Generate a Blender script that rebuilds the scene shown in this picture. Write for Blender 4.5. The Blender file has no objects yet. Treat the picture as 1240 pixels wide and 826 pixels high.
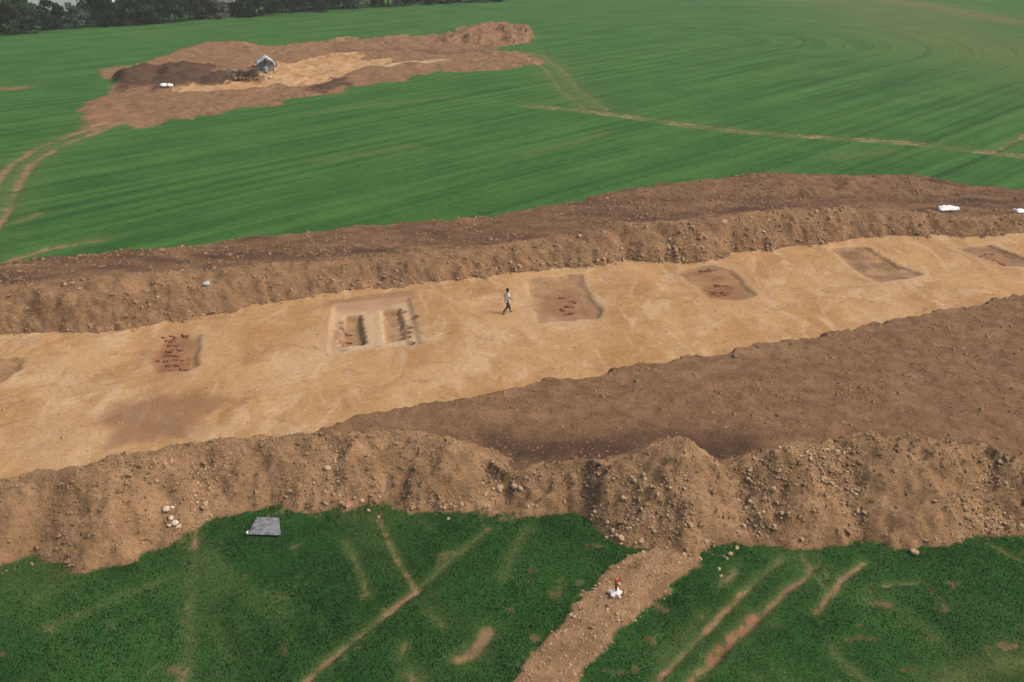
import bpy, math, random
import numpy as np
from mathutils import Vector, Matrix

# ------------------------------------------------------------------ camera, sky, sun, exposure
SC = bpy.context.scene
COL = SC.collection
CAM_H, PITCH, FPX = 24.0, 23.9, 1205.6
PW, PH = 1240.0, 826.0
cam = bpy.data.objects.new('camera', bpy.data.cameras.new('camera'))
COL.objects.link(cam)
cam.location = (0, 0, CAM_H)
cam.rotation_euler = (math.radians(90 - PITCH), 0, 0)
cam.data.sensor_width = 36.0
cam.data.lens = 35.0
cam.data.clip_start = 0.5
cam.data.clip_end = 6000
SC.camera = cam

SUN_EL, SUN_AZ = 50.0, 95.0        # azimuth clockwise from +Y: weak sun through cloud, from the right
world = bpy.data.worlds.new('World'); SC.world = world; world.use_nodes = True
wn = world.node_tree.nodes; wl = world.node_tree.links
sky = wn.new('ShaderNodeTexSky'); sky.sky_type = 'NISHITA'; sky.sun_disc = False
sky.sun_elevation = math.radians(SUN_EL); sky.sun_rotation = math.radians(SUN_AZ)
sky.air_density = 1.0; sky.dust_density = 9.0; sky.ozone_density = 0.3
bg = wn['Background']; bg.inputs['Strength'].default_value = 0.13
wl.new(sky.outputs[0], bg.inputs['Color'])
sun = bpy.data.objects.new('sun', bpy.data.lights.new('sun', 'SUN')); COL.objects.link(sun)
sun.data.energy = 1.1; sun.data.angle = math.radians(22); sun.data.color = (1.0, 0.93, 0.83)
_a, _e = math.radians(SUN_AZ), math.radians(SUN_EL)
_to = Vector((math.sin(_a) * math.cos(_e), math.cos(_a) * math.cos(_e), math.sin(_e)))
sun.rotation_euler = _to.to_track_quat('Z', 'Y').to_euler()
sun.location = _to * 100
vs = SC.view_settings
vs.view_transform = 'Standard'; vs.look = 'None'; vs.gamma = 1.0; vs.use_curve_mapping = False
vs.exposure = 0.26
SC.cycles.max_bounces = 5; SC.cycles.diffuse_bounces = 3; SC.cycles.volume_bounces = 1
SC.cycles.transparent_max_bounces = 6

random.seed(4); RNG = np.random.default_rng(7)

# ------------------------------------------------------------------ small helpers
def prop(o, label=None, cat=None, group=None, kind=None):
    if label: o['label'] = label
    if cat: o['category'] = cat
    if group: o['group'] = group
    if kind: o['kind'] = kind
    return o

def empty(name, loc=(0, 0, 0), rz=0.0):
    o = bpy.data.objects.new(name, None); COL.objects.link(o)
    o.location = loc; o.rotation_euler = (0, 0, rz); o.empty_display_size = 0.3
    return o

def mesh_np(name, V, F, smooth=True, uv=None):
    """V (n,3), F (m,3|4) numpy -> mesh"""
    me = bpy.data.meshes.new(name)
    V = np.ascontiguousarray(V, dtype=np.float32); F = np.ascontiguousarray(F, dtype=np.int32)
    k = F.shape[1]
    me.vertices.add(len(V)); me.vertices.foreach_set('co', V.ravel())
    me.loops.add(F.size); me.loops.foreach_set('vertex_index', F.ravel())
    me.polygons.add(len(F)); me.polygons.foreach_set('loop_start', np.arange(0, F.size, k, dtype=np.int32))
    me.update(calc_edges=True)
    me.polygons.foreach_set('use_smooth', np.full(len(F), smooth))
    me.validate()
    return me

def obj(name, me, mat=None, parent=None, loc=None):
    o = bpy.data.objects.new(name, me); COL.objects.link(o)
    if mat and not me.materials: me.materials.append(mat)
    if parent: o.parent = parent
    if loc is not None: o.location = loc
    return o

class MB:
    """collects boxes, tubes and lumps into one mesh"""
    def __init__(s): s.v = []; s.f = []
    def add(s, vs_, fs):
        n = len(s.v); s.v += [tuple(v) for v in vs_]; s.f += [tuple(i + n for i in f) for f in fs]
    def box(s, c, d, M=None):
        x, y, z = (q / 2 for q in d)
        vs_ = [Vector((sx * x, sy * y, sz * z)) for sz in (-1, 1) for sy in (-1, 1) for sx in (-1, 1)]
        if M: vs_ = [M @ v for v in vs_]
        s.add([v + Vector(c) for v in vs_], [(0, 2, 3, 1), (4, 5, 7, 6), (0, 1, 5, 4), (2, 6, 7, 3), (0, 4, 6, 2), (1, 3, 7, 5)])
    def tube(s, pts, rad, n=8):
        rings = []
        for i, p in enumerate(pts):
            p = Vector(p); a = Vector(pts[max(i - 1, 0)]); b = Vector(pts[min(i + 1, len(pts) - 1)])
            t = (b - a).normalized(); u = t.orthogonal().normalized(); w = t.cross(u)
            r = rad[i] if hasattr(rad, '__len__') else rad
            rings.append([p + (u * math.cos(2 * math.pi * k / n) + w * math.sin(2 * math.pi * k / n)) * r for k in range(n)])
        base = [v for r in rings for v in r]; fs = []
        for i in range(len(pts) - 1):
            for k in range(n):
                fs.append((i * n + k, i * n + (k + 1) % n, (i + 1) * n + (k + 1) % n, (i + 1) * n + k))
        fs.append(tuple(range(n - 1, -1, -1))); fs.append(tuple((len(pts) - 1) * n + k for k in range(n)))
        s.add(base, fs)
    def build(s, name, mat, parent=None, smooth=False, loc=None):
        me = bpy.data.meshes.new(name); me.from_pydata(s.v, [], s.f); me.update()
        for p in me.polygons: p.use_smooth = smooth
        return obj(name, me, mat, parent, loc)

def lump(seed, sub=1, rough=0.25, flat=0.7):
    """irregular faceted stone, unit size"""
    rg = np.random.default_rng(seed)
    t = (1 + 5 ** .5) / 2
    V = np.array([(-1, t, 0), (1, t, 0), (-1, -t, 0), (1, -t, 0), (0, -1, t), (0, 1, t), (0, -1, -t), (0, 1, -t), (t, 0, -1), (t, 0, 1), (-t, 0, -1), (-t, 0, 1)], float)
    F = [(0, 11, 5), (0, 5, 1), (0, 1, 7), (0, 7, 10), (0, 10, 11), (1, 5, 9), (5, 11, 4), (11, 10, 2), (10, 7, 6), (7, 1, 8), (3, 9, 4), (3, 4, 2), (3, 2, 6), (3, 6, 8), (3, 8, 9), (4, 9, 5), (2, 4, 11), (6, 2, 10), (8, 6, 7), (9, 8, 1)]
    V = V / np.linalg.norm(V[0]); V = [tuple(v) for v in V]
    for _ in range(sub):
        mid = {}; nf = []
        def m(a, b):
            k = (min(a, b), max(a, b))
            if k not in mid:
                p = np.array(V[a]) + np.array(V[b]); V.append(tuple(p / np.linalg.norm(p))); mid[k] = len(V) - 1
            return mid[k]
        for a, b, c in F:
            x, y, z = m(a, b), m(b, c), m(c, a); nf += [(a, x, z), (b, y, x), (c, z, y), (x, y, z)]
        F = nf
    V = np.array(V); n = rg.normal(size=(9, 3)); n /= np.linalg.norm(n, axis=1)[:, None]
    d = rg.uniform(0.55, 0.95, 9)
    dots = V @ n.T
    k = np.min(np.where(dots > .05, d[None] / np.maximum(dots, .05), 9), axis=1)
    V = V * np.minimum(1, k)[:, None] * (1 + rg.normal(size=(len(V), 1)) * rough * .15)
    V *= np.array([rg.uniform(.8, 1.15), rg.uniform(.7, 1.0), flat * rg.uniform(.8, 1.1)])
    return V, np.array(F)

# ---- numpy noise
def _hash(ix, iy, seed):
    h = (ix * 374761393 + iy * 668265263 + seed * 974634777) & 0xFFFFFFFF
    h = ((h ^ (h >> 13)) * 1274126177) & 0xFFFFFFFF
    return ((h ^ (h >> 16)) & 0xFFFF) / 65535.0
def vnoise(x, y, seed=0):
    ix = np.floor(x).astype(np.int64); iy = np.floor(y).astype(np.int64)
    fx = x - ix; fy = y - iy; u = fx * fx * fx * (fx * (fx * 6 - 15) + 10); v = fy * fy * fy * (fy * (fy * 6 - 15) + 10)
    a = _hash(ix, iy, seed); b = _hash(ix + 1, iy, seed); c = _hash(ix, iy + 1, seed); d = _hash(ix + 1, iy + 1, seed)
    return (a + (b - a) * u) * (1 - v) + (c + (d - c) * u) * v - 0.5      # -0.5..0.5
def fbm(x, y, octv=4, seed=0, gain=.5):
    s = np.zeros_like(x); a = 1.0; f = 1.0
    for o in range(octv):
        s += a * vnoise(x * f + 17.3 * o, y * f - 9.1 * o, seed + o); a *= gain; f *= 2.03
    return s
def sstep(a, b, x):
    t = np.clip((x - a) / (b - a), 0, 1); return t * t * (3 - 2 * t)

# ---- picture point -> place on a level
TP = math.radians(PITCH)
def ray(px, py):
    dx = (px - PW / 2) / FPX; dy = -(py - PH / 2) / FPX
    d = Vector((dx, math.cos(TP) + dy * math.sin(TP), -math.sin(TP) + dy * math.cos(TP)))
    return d.normalized()
def at(px, py, z=0.0):
    d = ray(px, py); t = (z - CAM_H) / d.z
    return (d.x * t, d.y * t)
def ats(pts, z=0.0): return np.array([at(p[0], p[1], z) for p in pts])
def depth_of(py, z=0.0): return at(PW / 2, py, z)[1]

def seg_dist(X, Y, P, vals=None, closed=False):
    """distance to polyline P, arclength u at the nearest point, interpolated vals, side"""
    best = np.full(X.shape, 1e9); U = np.zeros_like(X); VV = np.zeros_like(X)
    n = len(P); acc = 0.0
    for i in range(n if closed else n - 1):
        a = P[i]; b = P[(i + 1) % n]; ab = b - a; L = math.hypot(*ab)
        if L < 1e-9: continue
        t = np.clip(((X - a[0]) * ab[0] + (Y - a[1]) * ab[1]) / (L * L), 0, 1)
        d = np.hypot(X - a[0] - t * ab[0], Y - a[1] - t * ab[1])
        m = d < best; best[m] = d[m]; U[m] = acc + t[m] * L
        if vals is not None: VV[m] = (vals[i] + t * (vals[(i + 1) % n] - vals[i]))[m]
        acc += L
    return best, U, VV
def inside(X, Y, P):
    r = np.zeros(X.shape, bool); n = len(P)
    for i in range(n):
        x0, y0 = P[i]; x1, y1 = P[(i + 1) % n]
        if abs(y1 - y0) < 1e-9: continue
        r ^= ((y0 > Y) != (y1 > Y)) & (X < (x1 - x0) * (Y - y0) / (y1 - y0) + x0)
    return r
def sdist(X, Y, P):      # positive inside
    d, _, _ = seg_dist(X, Y, P, closed=True)
    return np.where(inside(X, Y, P), d, -d)

# ------------------------------------------------------------------ the ground grid
def axis(knots):
    out = [knots[0][0]]
    for (a, s0), (b, s1) in zip(knots[:-1], knots[1:]):
        x = a
        while x < b - 1e-6:
            t = (x - a) / (b - a); s = s0 * (s1 / s0) ** t
            x = min(x + s, b)
            if b - x < .4 * s: x = b
            out.append(x)
    return np.array(out)
GX = axis([(-2500, 400), (-160, 6), (-84, .9), (-80, .55), (-44, .5), (-41.5, .15), (50, .15), (53, .8), (90, 2.5), (170, 8), (2500, 400)])
GY = axis([(-400, 120), (0, 6), (20, .5), (23, .135), (55, .125), (56, .11), (74, .11), (92, .18), (96, .5), (215, .6), (240, 3), (400, 25), (3500, 500)])
NX, NY = len(GX), len(GY)
X, Y = np.meshgrid(GX, GY)          # (NY,NX)
FLOOR = -0.35

# --- outlines, read off the photograph and laid out on the ground
tan_top = [(-110, 408), (0, 405), (90, 408), (180, 395), (300, 375), (390, 358), (400, 357), (500, 347), (640, 330), (760, 318), (860, 317), (900, 308), (1000, 295), (1060, 288), (1240, 285), (1370, 284)]
tan_bot = [(1370, 340), (1240, 365), (1180, 375), (1080, 395), (960, 415), (870, 433), (760, 452), (650, 470), (560, 490), (480, 500), (430, 512), (400, 526), (350, 538), (250, 550), (170, 562), (80, 578), (0, 592), (-120, 605)]
site_top = [(-120, 334), (0, 320), (60, 312), (140, 307), (230, 298), (330, 287), (430, 276), (520, 268), (600, 262), (700, 246), (735, 233), (800, 224), (900, 213), (930, 209), (1000, 213), (1060, 212), (1100, 211), (1140, 220), (1180, 228), (1240, 231), (1380, 238)]
toe_near = [(-120, 695), (0, 688), (40, 672), (75, 680), (110, 692), (140, 692), (165, 682), (200, 655), (225, 640), (270, 625), (330, 615), (400, 615), (440, 612), (520, 620), (570, 613), (600, 622), (640, 622), (690, 618), (720, 635), (740, 655), (790, 662), (830, 675), (880, 665), (920, 655), (990, 662), (1020, 665), (1040, 652), (1090, 660), (1150, 660), (1200, 645), (1240, 648), (1380, 655)]
crest_near = [(-120, 590), (0, 578), (100, 564), (200, 543), (300, 534), (400, 526), (480, 523), (560, 533), (598, 558), (622, 574), (655, 562), (740, 556), (800, 538), (835, 533), (860, 552), (884, 568), (908, 552), (980, 535), (1060, 528), (1150, 535), (1240, 550), (1380, 565)]
crest_far = [(-120, 356), (0, 346), (100, 338), (200, 330), (300, 322), (420, 313), (520, 305), (640, 292), (760, 273), (860, 262), (960, 252), (1060, 250), (1140, 258), (1240, 262), (1380, 264)]
crest_back = [(725, 238, .4), (800, 226, .9), (900, 215, 1.25), (930, 211, 1.45), (1000, 215, 1.25), (1060, 214, 1.35), (1100, 213, 1.35), (1140, 222, .75), (1190, 230, .3), (1380, 240, .2)]

def solve_crest(crest, toe, ztoe, slope, hmin, hmax):
    tx = [p[0] for p in toe]; ty = [p[1] for p in toe]; out = []; H = []
    for (px, py) in crest:
        dt = depth_of(np.interp(px, tx, ty), ztoe)
        lo, hi = hmin, hmax
        for _ in range(40):
            h = (lo + hi) / 2
            if (depth_of(py, h) - dt) * math.tan(math.radians(slope)) > h - ztoe: lo = h
            else: hi = h
        out.append(at(px, py, h)); H.append(h)
    return np.array(out), np.array(H)
CN, HN = solve_crest(crest_near, toe_near, 0, 34, .5, 3.4)
CF, HF = solve_crest(crest_far, tan_top, FLOOR, 35, .5, 2.2)
TAN = ats([(a, b - 16) for a, b in tan_top] + tan_bot, FLOOR)
TANB = ats(tan_bot, FLOOR)
SITE = ats(site_top + toe_near[::-1], 0)
TOE_N = ats(toe_near); TOE_F = ats(tan_top, FLOOR)

# warped coordinates make every outline ragged
WX = X + .45 * fbm(X / 1.7, Y / 1.7, 5, 11, .6); WY = Y + .75 * fbm(X / 1.7, Y / 1.7, 5, 23, .62)
core = (X > -60) & (X < 75) & (Y > 20) & (Y < 110)
ci = np.where(core)
cx, cy, cwx, cwy = X[ci], Y[ci], WX[ci], WY[ci]

def full(v, bg_=0.0):
    a = np.full(X.shape, bg_); a[ci] = v; return a

d_site = sdist(cwx, cwy, SITE)
d_tan = sdist(cwx, cwy, TAN)
# base relief of the place
Z = .22 * fbm(X / 30, Y / 30, 2, 3)
Z[ci] += np.where(d_site > -6, 0, 0)
cz = Z[ci] * sstep(0, -8, d_site)
# field surface roughness
cz += .05 * fbm(cx / .5, cy / .5, 3, 31) * (d_site < 0)
# stripped ground and floor
sm = sstep(-.1, .5, d_site)
cz += sm * (.10 * fbm(cx / 2.2, cy / 2.2, 4, 41) + .09 * fbm(cx / .45, cy / .45, 2, 44) * (d_tan < 0))
tanm = sstep(-.18, .12, d_tan)
cz = cz * (1 - tanm) + tanm * (FLOOR + .08 * fbm(cx / 4, cy / 4, 4, 51) + .05 * fbm(cx / 1.2, cy / 2.2, 4, 55, .6))
# crumbly lip where the brown ground breaks down to the floor
d_tb, _, _ = seg_dist(cwx, cwy, TANB)
lip = np.exp(-((d_tan + .25) / .3) ** 2) * (d_tb < 1.5)
cz += lip * (.05 + .16 * np.maximum(0, fbm(cx / .45, cy / .45, 3, 57)))

def ridge(C, H, toe, ztoe, back_slope, seed, rill=.10, round_=.5, big=1.0, conv=1.15, lum=.13):
    dc, u, h = seg_dist(cwx, cwy, C, H)
    dt, _, _ = seg_dist(cwx, cwy, toe)
    # front side: between crest and toe lines
    yc = np.interp(cwx, C[:, 0], C[:, 1]); yt = np.interp(cwx, toe[:, 0], toe[:, 1])
    front = cwy < yc
    past = cwy < yt
    t = dt / np.maximum(dt + dc, 1e-6); t = np.where(past, 0, t)
    tt = 1 - (1 - t) ** conv
    hf = ztoe + (h - ztoe) * tt
    hb = h - np.maximum(0, dc - round_ * .3) * math.tan(math.radians(back_slope))
    z = np.where(front, hf, hb)
    r = rill * (fbm(u * .9 + 3, dc * .12, 3, seed) + .5 * fbm(u * 3.1, dc * .3, 3, seed + 5))
    lumps = lum * fbm(cx / 1.1, cy / 1.1, 4, seed + 9, .58) + .5 * big * fbm(u * .22, dc * .05, 2, seed + 13) + .055 * RNG.uniform(-.5, .5, cx.shape)
    body = sstep(0, .5, z - ztoe)
    z = z + (r + lumps) * body * np.where(front, np.clip(4 * t, 0, 1), 1) - .10 * np.exp(-(dc / .35) ** 2)
    return z, t, front, dc, u, past
zn, tn, frn, dcn, un, pastn = ridge(CN, HN, TOE_N, 0, 36, 71, big=.22)
# separate dumped loads: furrows between them, ribs down their noses
SMOOTH = np.zeros(cx.shape)
for (pts, dz, wd) in [([(600, 552), (615, 585), (622, 622)], -.55, .75), ([(886, 556), (897, 600), (908, 655)], -.5, .7), ([(236, 540), (238, 590), (236, 640)], -.45, .6), ([(1196, 545), (1196, 600), (1197, 648)], -.4, .7),
                      ([(716, 560), (714, 600), (712, 632)], -.3, .6), ([(1020, 545), (1028, 610), (1032, 655)], -.3, .5), ([(400, 530), (405, 615)], -.22, .6),
                      ([(835, 533), (845, 600), (835, 670)], .30, 1.2), ([(130, 565), (130, 640), (125, 692)], .25, 1.6), ([(540, 535), (520, 615)], .22, 1.2), ([(330, 540), (330, 612)], .2, 1.3), ([(1100, 535), (1110, 655)], .3, 1.6), ([(950, 560), (985, 660)], .15, .8)]:
    P = np.array([at(a, b, np.interp(k, [0, len(pts) - 1], [1.9, 0])) for k, (a, b) in enumerate(pts)])
    d, _, _ = seg_dist(cwx, cwy, P); g_ = np.exp(-(d / wd) ** 2)
    zn = zn + dz * g_ * frn * sstep(0, .35, tn)
    if dz < 0: SMOOTH = np.minimum(SMOOTH, -g_)
for (a, b, r_) in [(960, 625, 1.7), (860, 590, 1.2), (120, 650, 2.2), (1110, 620, 1.6), (560, 575, 1.3), (330, 575, 1.3)]:
    hx, hy = at(a, b, .9); SMOOTH = np.where(SMOOTH < -.3, SMOOTH, np.maximum(SMOOTH, np.exp(-((cx - hx) ** 2 + (cy - hy) ** 2) / r_ ** 2)))
zf, tf, frf, dcf, uf, pastf = ridge(CF, HF, TOE_F, FLOOR, 22, 91, rill=.10, big=.35, conv=1.35, lum=.11)
CB = np.array([at(p[0], p[1], p[2]) for p in crest_back]); HB = np.array([p[2] for p in crest_back])
dcb, ub, hb_ = seg_dist(cwx, cwy, CB, HB)
zb = hb_ - dcb * np.where(cwy < np.interp(cwx, CB[:, 0], CB[:, 1]), .26, .30) + .2 * fbm(cx / 1.6, cy / 1.6, 4, 101) + .12 * fbm(ub * .8, dcb * .2, 3, 104)
# low dark topsoil strip behind the far ridge
strip = np.where(cwy > np.interp(cwx, CF[:, 0], CF[:, 1]), sstep(0, .8, d_site) * (.28 + .25 * fbm(cx / 2.5, cy / 1.5, 3, 111)), -9)
ground0 = cz.copy()
in_near = (zn > cz + .03) & (~pastn) & (d_site > -.3) & (cy < 52)
in_far = (np.maximum(np.maximum(zf, zb), strip) > cz + .03) & (d_site > -.2) & (cy > 50) & ~pastf
cz = np.where(in_near, np.maximum(cz, zn), cz)
cz = np.where(in_far, np.maximum(np.maximum(cz, zf), np.maximum(zb, strip)), cz)
back_bank = in_far & (zb > np.maximum(zf, strip))

# the stripped ground rises gently to the right of the picture, its foot dips behind the near heap
# --- excavated features on the pale floor
PITS = {   # name: outline, depth, wall width
 'p0': ([(-30, 434), (30, 435), (26, 450), (2, 466), (-30, 470)], .16, .5),
 'p1': ([(184, 450), (180, 440), (196, 408), (244, 403), (242, 440), (226, 451)], .16, .4),
 'p2a': ([(417, 381), (437, 378), (443, 415), (413, 417)], .40, .10),
 'p2b': ([(462, 373), (484, 370), (489, 390), (490, 409), (466, 413)], .34, .14),
 'p3': ([(638, 338), (706, 332), (714, 355), (732, 376), (728, 386), (652, 391), (642, 366)], .12, .35),
 'p4': ([(820, 330), (848, 321), (884, 325), (917, 357), (900, 364), (858, 361), (836, 344)], .15, .35),
 'p5': ([(1004, 300), (1050, 298), (1082, 318), (1118, 331), (1100, 338), (1060, 341), (1036, 328)], .16, .35),
 'p6': ([(1156, 301), (1200, 296), (1250, 315), (1250, 325), (1215, 321), (1182, 309)], .17, .3),
}
HOLES = [(412, 388, .16), (412, 395, .16), (413, 411, .16), (414, 416, .15), (413, 423, .12), (486, 375, .15), (500, 383, .17), (493, 394, .15), (492, 400, .15), (491, 406, .15), (495, 413, .18)]
rim_m = np.zeros(cx.shape); pit_id = np.zeros(cx.shape, np.int32); pit_in = np.zeros(cx.shape)
pq = np.where((cx > at(390, 400)[0]) & (cx < at(520, 400)[0]), .35, 1.0)
pwx = cx + .22 * pq * fbm(cx / .9, cy / .9, 4, 121, .6); pwy = cy + .32 * pq * fbm(cx / .9, cy / .9, 4, 127, .6)
for k, (nm, (pts, dep, ww)) in enumerate(PITS.items()):
    sd = sdist(pwx, pwy, ats(pts, FLOOR))
    ww = min(ww, .26); m = sstep(0, ww, sd)
    rim_m = np.maximum(rim_m, np.exp(-((sd + .22) / .22) ** 2))
    cz -= m * dep * (1 + (.25 if nm.startswith('p2') else .45) * fbm(cx / .7, cy / .7, 4, 131 + k, .6)) * (sd > 0)
    cz += .018 * np.exp(-((sd + .3) / .25) ** 2)
    pit_id[sd > 0] = k + 1
    pit_in = np.maximum(pit_in, sstep(-.10, ww * .8, sd))
frc = sdist(cx + .4 * (pwx - cx), cy + .4 * (pwy - cy), ats([(396, 427), (403, 369), (496, 360), (511, 417)], FLOOR)); cz -= .16 * sstep(0, .16, frc)
hole_m = np.zeros(cx.shape)
for (px, py, r) in HOLES:
    hx, hy = at(px, py, FLOOR)
    hd = np.hypot((cx - hx) / (r * 1.6), (cy - hy) / (r * 1.5)); m = 1 - sstep(.75, 1.1, hd)
    cz -= m * .42; hole_m = np.maximum(hole_m, m)
RUTS = []
# --- soil masks
grass = np.ones(X.shape); tan = np.zeros(X.shape); dark = np.zeros(X.shape); pale = np.zeros(X.shape)
red = np.zeros(X.shape); grey = np.zeros(X.shape); thin = np.zeros(X.shape); heapm = np.zeros(X.shape)
Z[ci] = cz
grass[ci] = 1 - sstep(-.25, .15, d_site)
tan[ci] = sstep(-.15, .15, d_tan) * (1 - np.clip((in_near * (zn - ground0 > .1)) + (in_far * sstep(.0, .14, zf - ground0)) + (cwy > np.interp(cwx, CF[:, 0], CF[:, 1])), 0, 1))
heapm[ci] = np.clip(in_near * sstep(-.05, .12, zn - ground0) + in_far * .45 * sstep(.0, .5, zf - np.maximum(zb, strip)) , 0, 1)
dk = np.zeros(cx.shape)
dn = fbm(cx / 3.5, cy / 1.3, 4, 145)
dk = (in_far & ~frf) * np.clip(sstep(.15, 1.7, dcf + 1.2 * dn) * (.55 + .9 * dn), 0, 1) * (1 - .80 * sstep(.15, .75, zb + .3 * dn) * (cx > 5))
# shade behind the near heap's crest, painted into the soil as dark colour
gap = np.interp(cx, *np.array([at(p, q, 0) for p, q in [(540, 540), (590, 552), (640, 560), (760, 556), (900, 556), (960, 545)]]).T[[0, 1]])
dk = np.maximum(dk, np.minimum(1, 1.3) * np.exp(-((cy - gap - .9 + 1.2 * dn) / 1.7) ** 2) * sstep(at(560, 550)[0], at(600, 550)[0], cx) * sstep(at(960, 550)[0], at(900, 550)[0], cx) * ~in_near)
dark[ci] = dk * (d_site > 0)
# pit fills: greyish brown soil, burnt red clay
gcol = {'p0': .8, 'p1': .5, 'p2a': .6, 'p2b': .5, 'p3': .62, 'p4': .65, 'p5': .85, 'p6': .85}
gv = np.array([0] + [gcol[k] for k in PITS])
grey[ci] = np.maximum(pit_in * gv[pit_id] * np.clip(1 + 1.1 * fbm(cx / 1.3, cy / 1.3, 4, 147), .2, 1.3), hole_m * .6)
rd = np.zeros(cx.shape)
for (px, py, rx, ry, s) in [(208, 420, 1.3, 2.4, 1.0), (212, 440, 1.2, 2.0, .9), (685, 368, 1.7, 2.6, .8), (872, 350, 1.6, 2.2, 1.0), (860, 334, 1.9, 1.8, .7), (410, 405, .5, 2.4, .7), (494, 400, .4, 2.2, .5), (1200, 312, 1.4, 1.5, .6), (430, 370, 2.6, .8, .45)]:
    hx, hy = at(px, py, FLOOR)
    rd = np.maximum(rd, s * np.exp(-((cx - hx) / rx) ** 2 - ((cy - hy) / ry) ** 2))
red[ci] = np.maximum(rd, .5 * hole_m)
# pale frame and baulk round the paired pits
fr = sdist(cx, cy, ats([(394, 428), (401, 368), (497, 358), (512, 418)], FLOOR))
bk = sdist(pwx, pwy, ats([(437, 378), (463, 373), (468, 414), (442, 416)], FLOOR))
pale[ci] = np.clip(.38 * rim_m * (pit_in < .5) + .75 * sstep(-.2, .3, fr) * (1 - pit_in) + .45 * sstep(-.05, .1, bk), 0, 1) * (1 - .8 * hole_m)
# dark spread soil on the floor
st = sdist(pwx + .5 * fbm(cx, cy / 2, 3, 140), pwy + .9 * fbm(cx, cy, 3, 144), ats([(112, 510), (150, 486), (215, 475), (266, 480), (292, 490), (246, 501), (244, 526), (200, 533), (132, 536), (145, 517)], FLOOR))
grey[ci] = np.maximum(grey[ci], .72 * sstep(-.5, .9, st)); red[ci] = np.maximum(red[ci], .35 * sstep(-.3, .6, st))
st2 = sdist(pwx, pwy, ats([(396, 364), (500, 350), (505, 362), (480, 366), (402, 374)], FLOOR))
grey[ci] = np.maximum(grey[ci], .5 * sstep(-.1, .3, st2)); red[ci] = np.maximum(red[ci], .35 * sstep(-.1, .3, st2))
# grey-green belt on the back of the near heap, left part
gb, _, _ = seg_dist(cwx, cwy, ats([(-60, 590), (60, 574), (180, 553), (300, 539), (400, 531)], 2.1))
grey[ci] = np.maximum(grey[ci], .75 * np.exp(-(gb / .9) ** 2) * (.6 + fbm(cx, cy, 3, 150)))

# --- wheel tracks and bare patches in the crop: (points, half width m, rut gauge m, soil strength, thin strength)
TRACKS = [
 ([(-40, 300), (-10, 262), (8, 225), (25, 200), (60, 178), (100, 163), (135, 150)], .5, 1.0, .95, 1.0),
 ([(648, 66), (672, 84), (690, 108), (722, 132)], .55, 1.3, .45, 1.0),
 ([(640, 128), (700, 133), (760, 140), (830, 150), (900, 158), (1000, 165), (1100, 172), (1180, 182), (1260, 192), (1400, 210)], .40, .55, .85, 1.0),
 ([(1290, 140), (1240, 165), (1205, 184)], .5, .0, .9, 1.0),
 ([(380, 137), (450, 127), (540, 118)], .5, .0, .35, .8),
 ([(-60, 332), (0, 319), (60, 300), (125, 289)], .5, .0, .75, 1.0),
 ([(640, 185), (700, 172), (735, 160)], .5, .0, .25, .8),
 ([(20, 268), (50, 258)], .6, .0, .5, .8),
 ([(380, 195), (500, 176)], .7, .0, .1, .6),
 ([(1010, 190), (1080, 182)], .8, .0, .3, .8),
 ([(360, 836), (400, 800), (440, 768), (505, 715)], .16, .0, .9, .9), ([(505, 715), (545, 680), (592, 640)], .15, .0, .55, .9),
 ([(458, 625), (470, 655), (480, 678), (505, 716)], .16, .0, .65, .9),
 ([(418, 655), (430, 680), (447, 722)], .15, .0, .55, .8), ([(520, 742), (535, 760)], .18, .0, .7, .8),
 ([(236, 636), (236, 665)], .22, .0, .85, .9), ([(236, 665), (232, 720), (225, 840)], .25, .0, .12, .75),
 ([(60, 760), (140, 725), (232, 690)], .2, .0, .05, .7),
 ([(610, 700), (625, 660), (640, 640)], .2, .0, .25, .7), ([(490, 780), (485, 800)], .2, .0, .5, .7),
 ([(555, 800), (575, 790), (590, 765)], .3, .0, .85, 1), ([(505, 836), (495, 818)], .3, .0, .7, 1),
 ([(785, 836), (840, 778), (895, 722), (948, 676)], .17, .0, .85, 1.0),
 ([(828, 836), (880, 784), (935, 731), (988, 686)], .19, .0, .9, 1.0),
 ([(860, 800), (890, 770), (915, 745)], .28, .0, .9, 1), ([(800, 800), (850, 745)], .3, .0, .0, .6),
 ([(972, 672), (985, 695), (1000, 712)], .14, .0, .65, .9), ([(990, 672), (1002, 700)], .1, .0, .6, .9),
 ([(1046, 680), (1015, 708), (988, 742)], .17, .0, .75, .9), ([(1056, 708), (1055, 735)], .08, .0, .6, .7),
 ([(1058, 728), (1074, 732)], .28, .0, .8, .9), ([(1070, 710), (1112, 705)], .12, .0, .65, .8),
 ([(1005, 785), (1018, 800), (1060, 836)], .18, .0, .35, .8), ([(1090, 740), (1150, 790)], .2, .0, .1, .6),
 ([(1130, 836), (1190, 812), (1260, 795)], .55, .0, .3, .9), ([(1200, 660), (1260, 690)], .12, .0, .55, .8),
 ([(875, 708), (890, 690)], .25, .0, .5, .7), ([(320, 720), (345, 728)], .2, .0, .15, .7),
]
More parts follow.
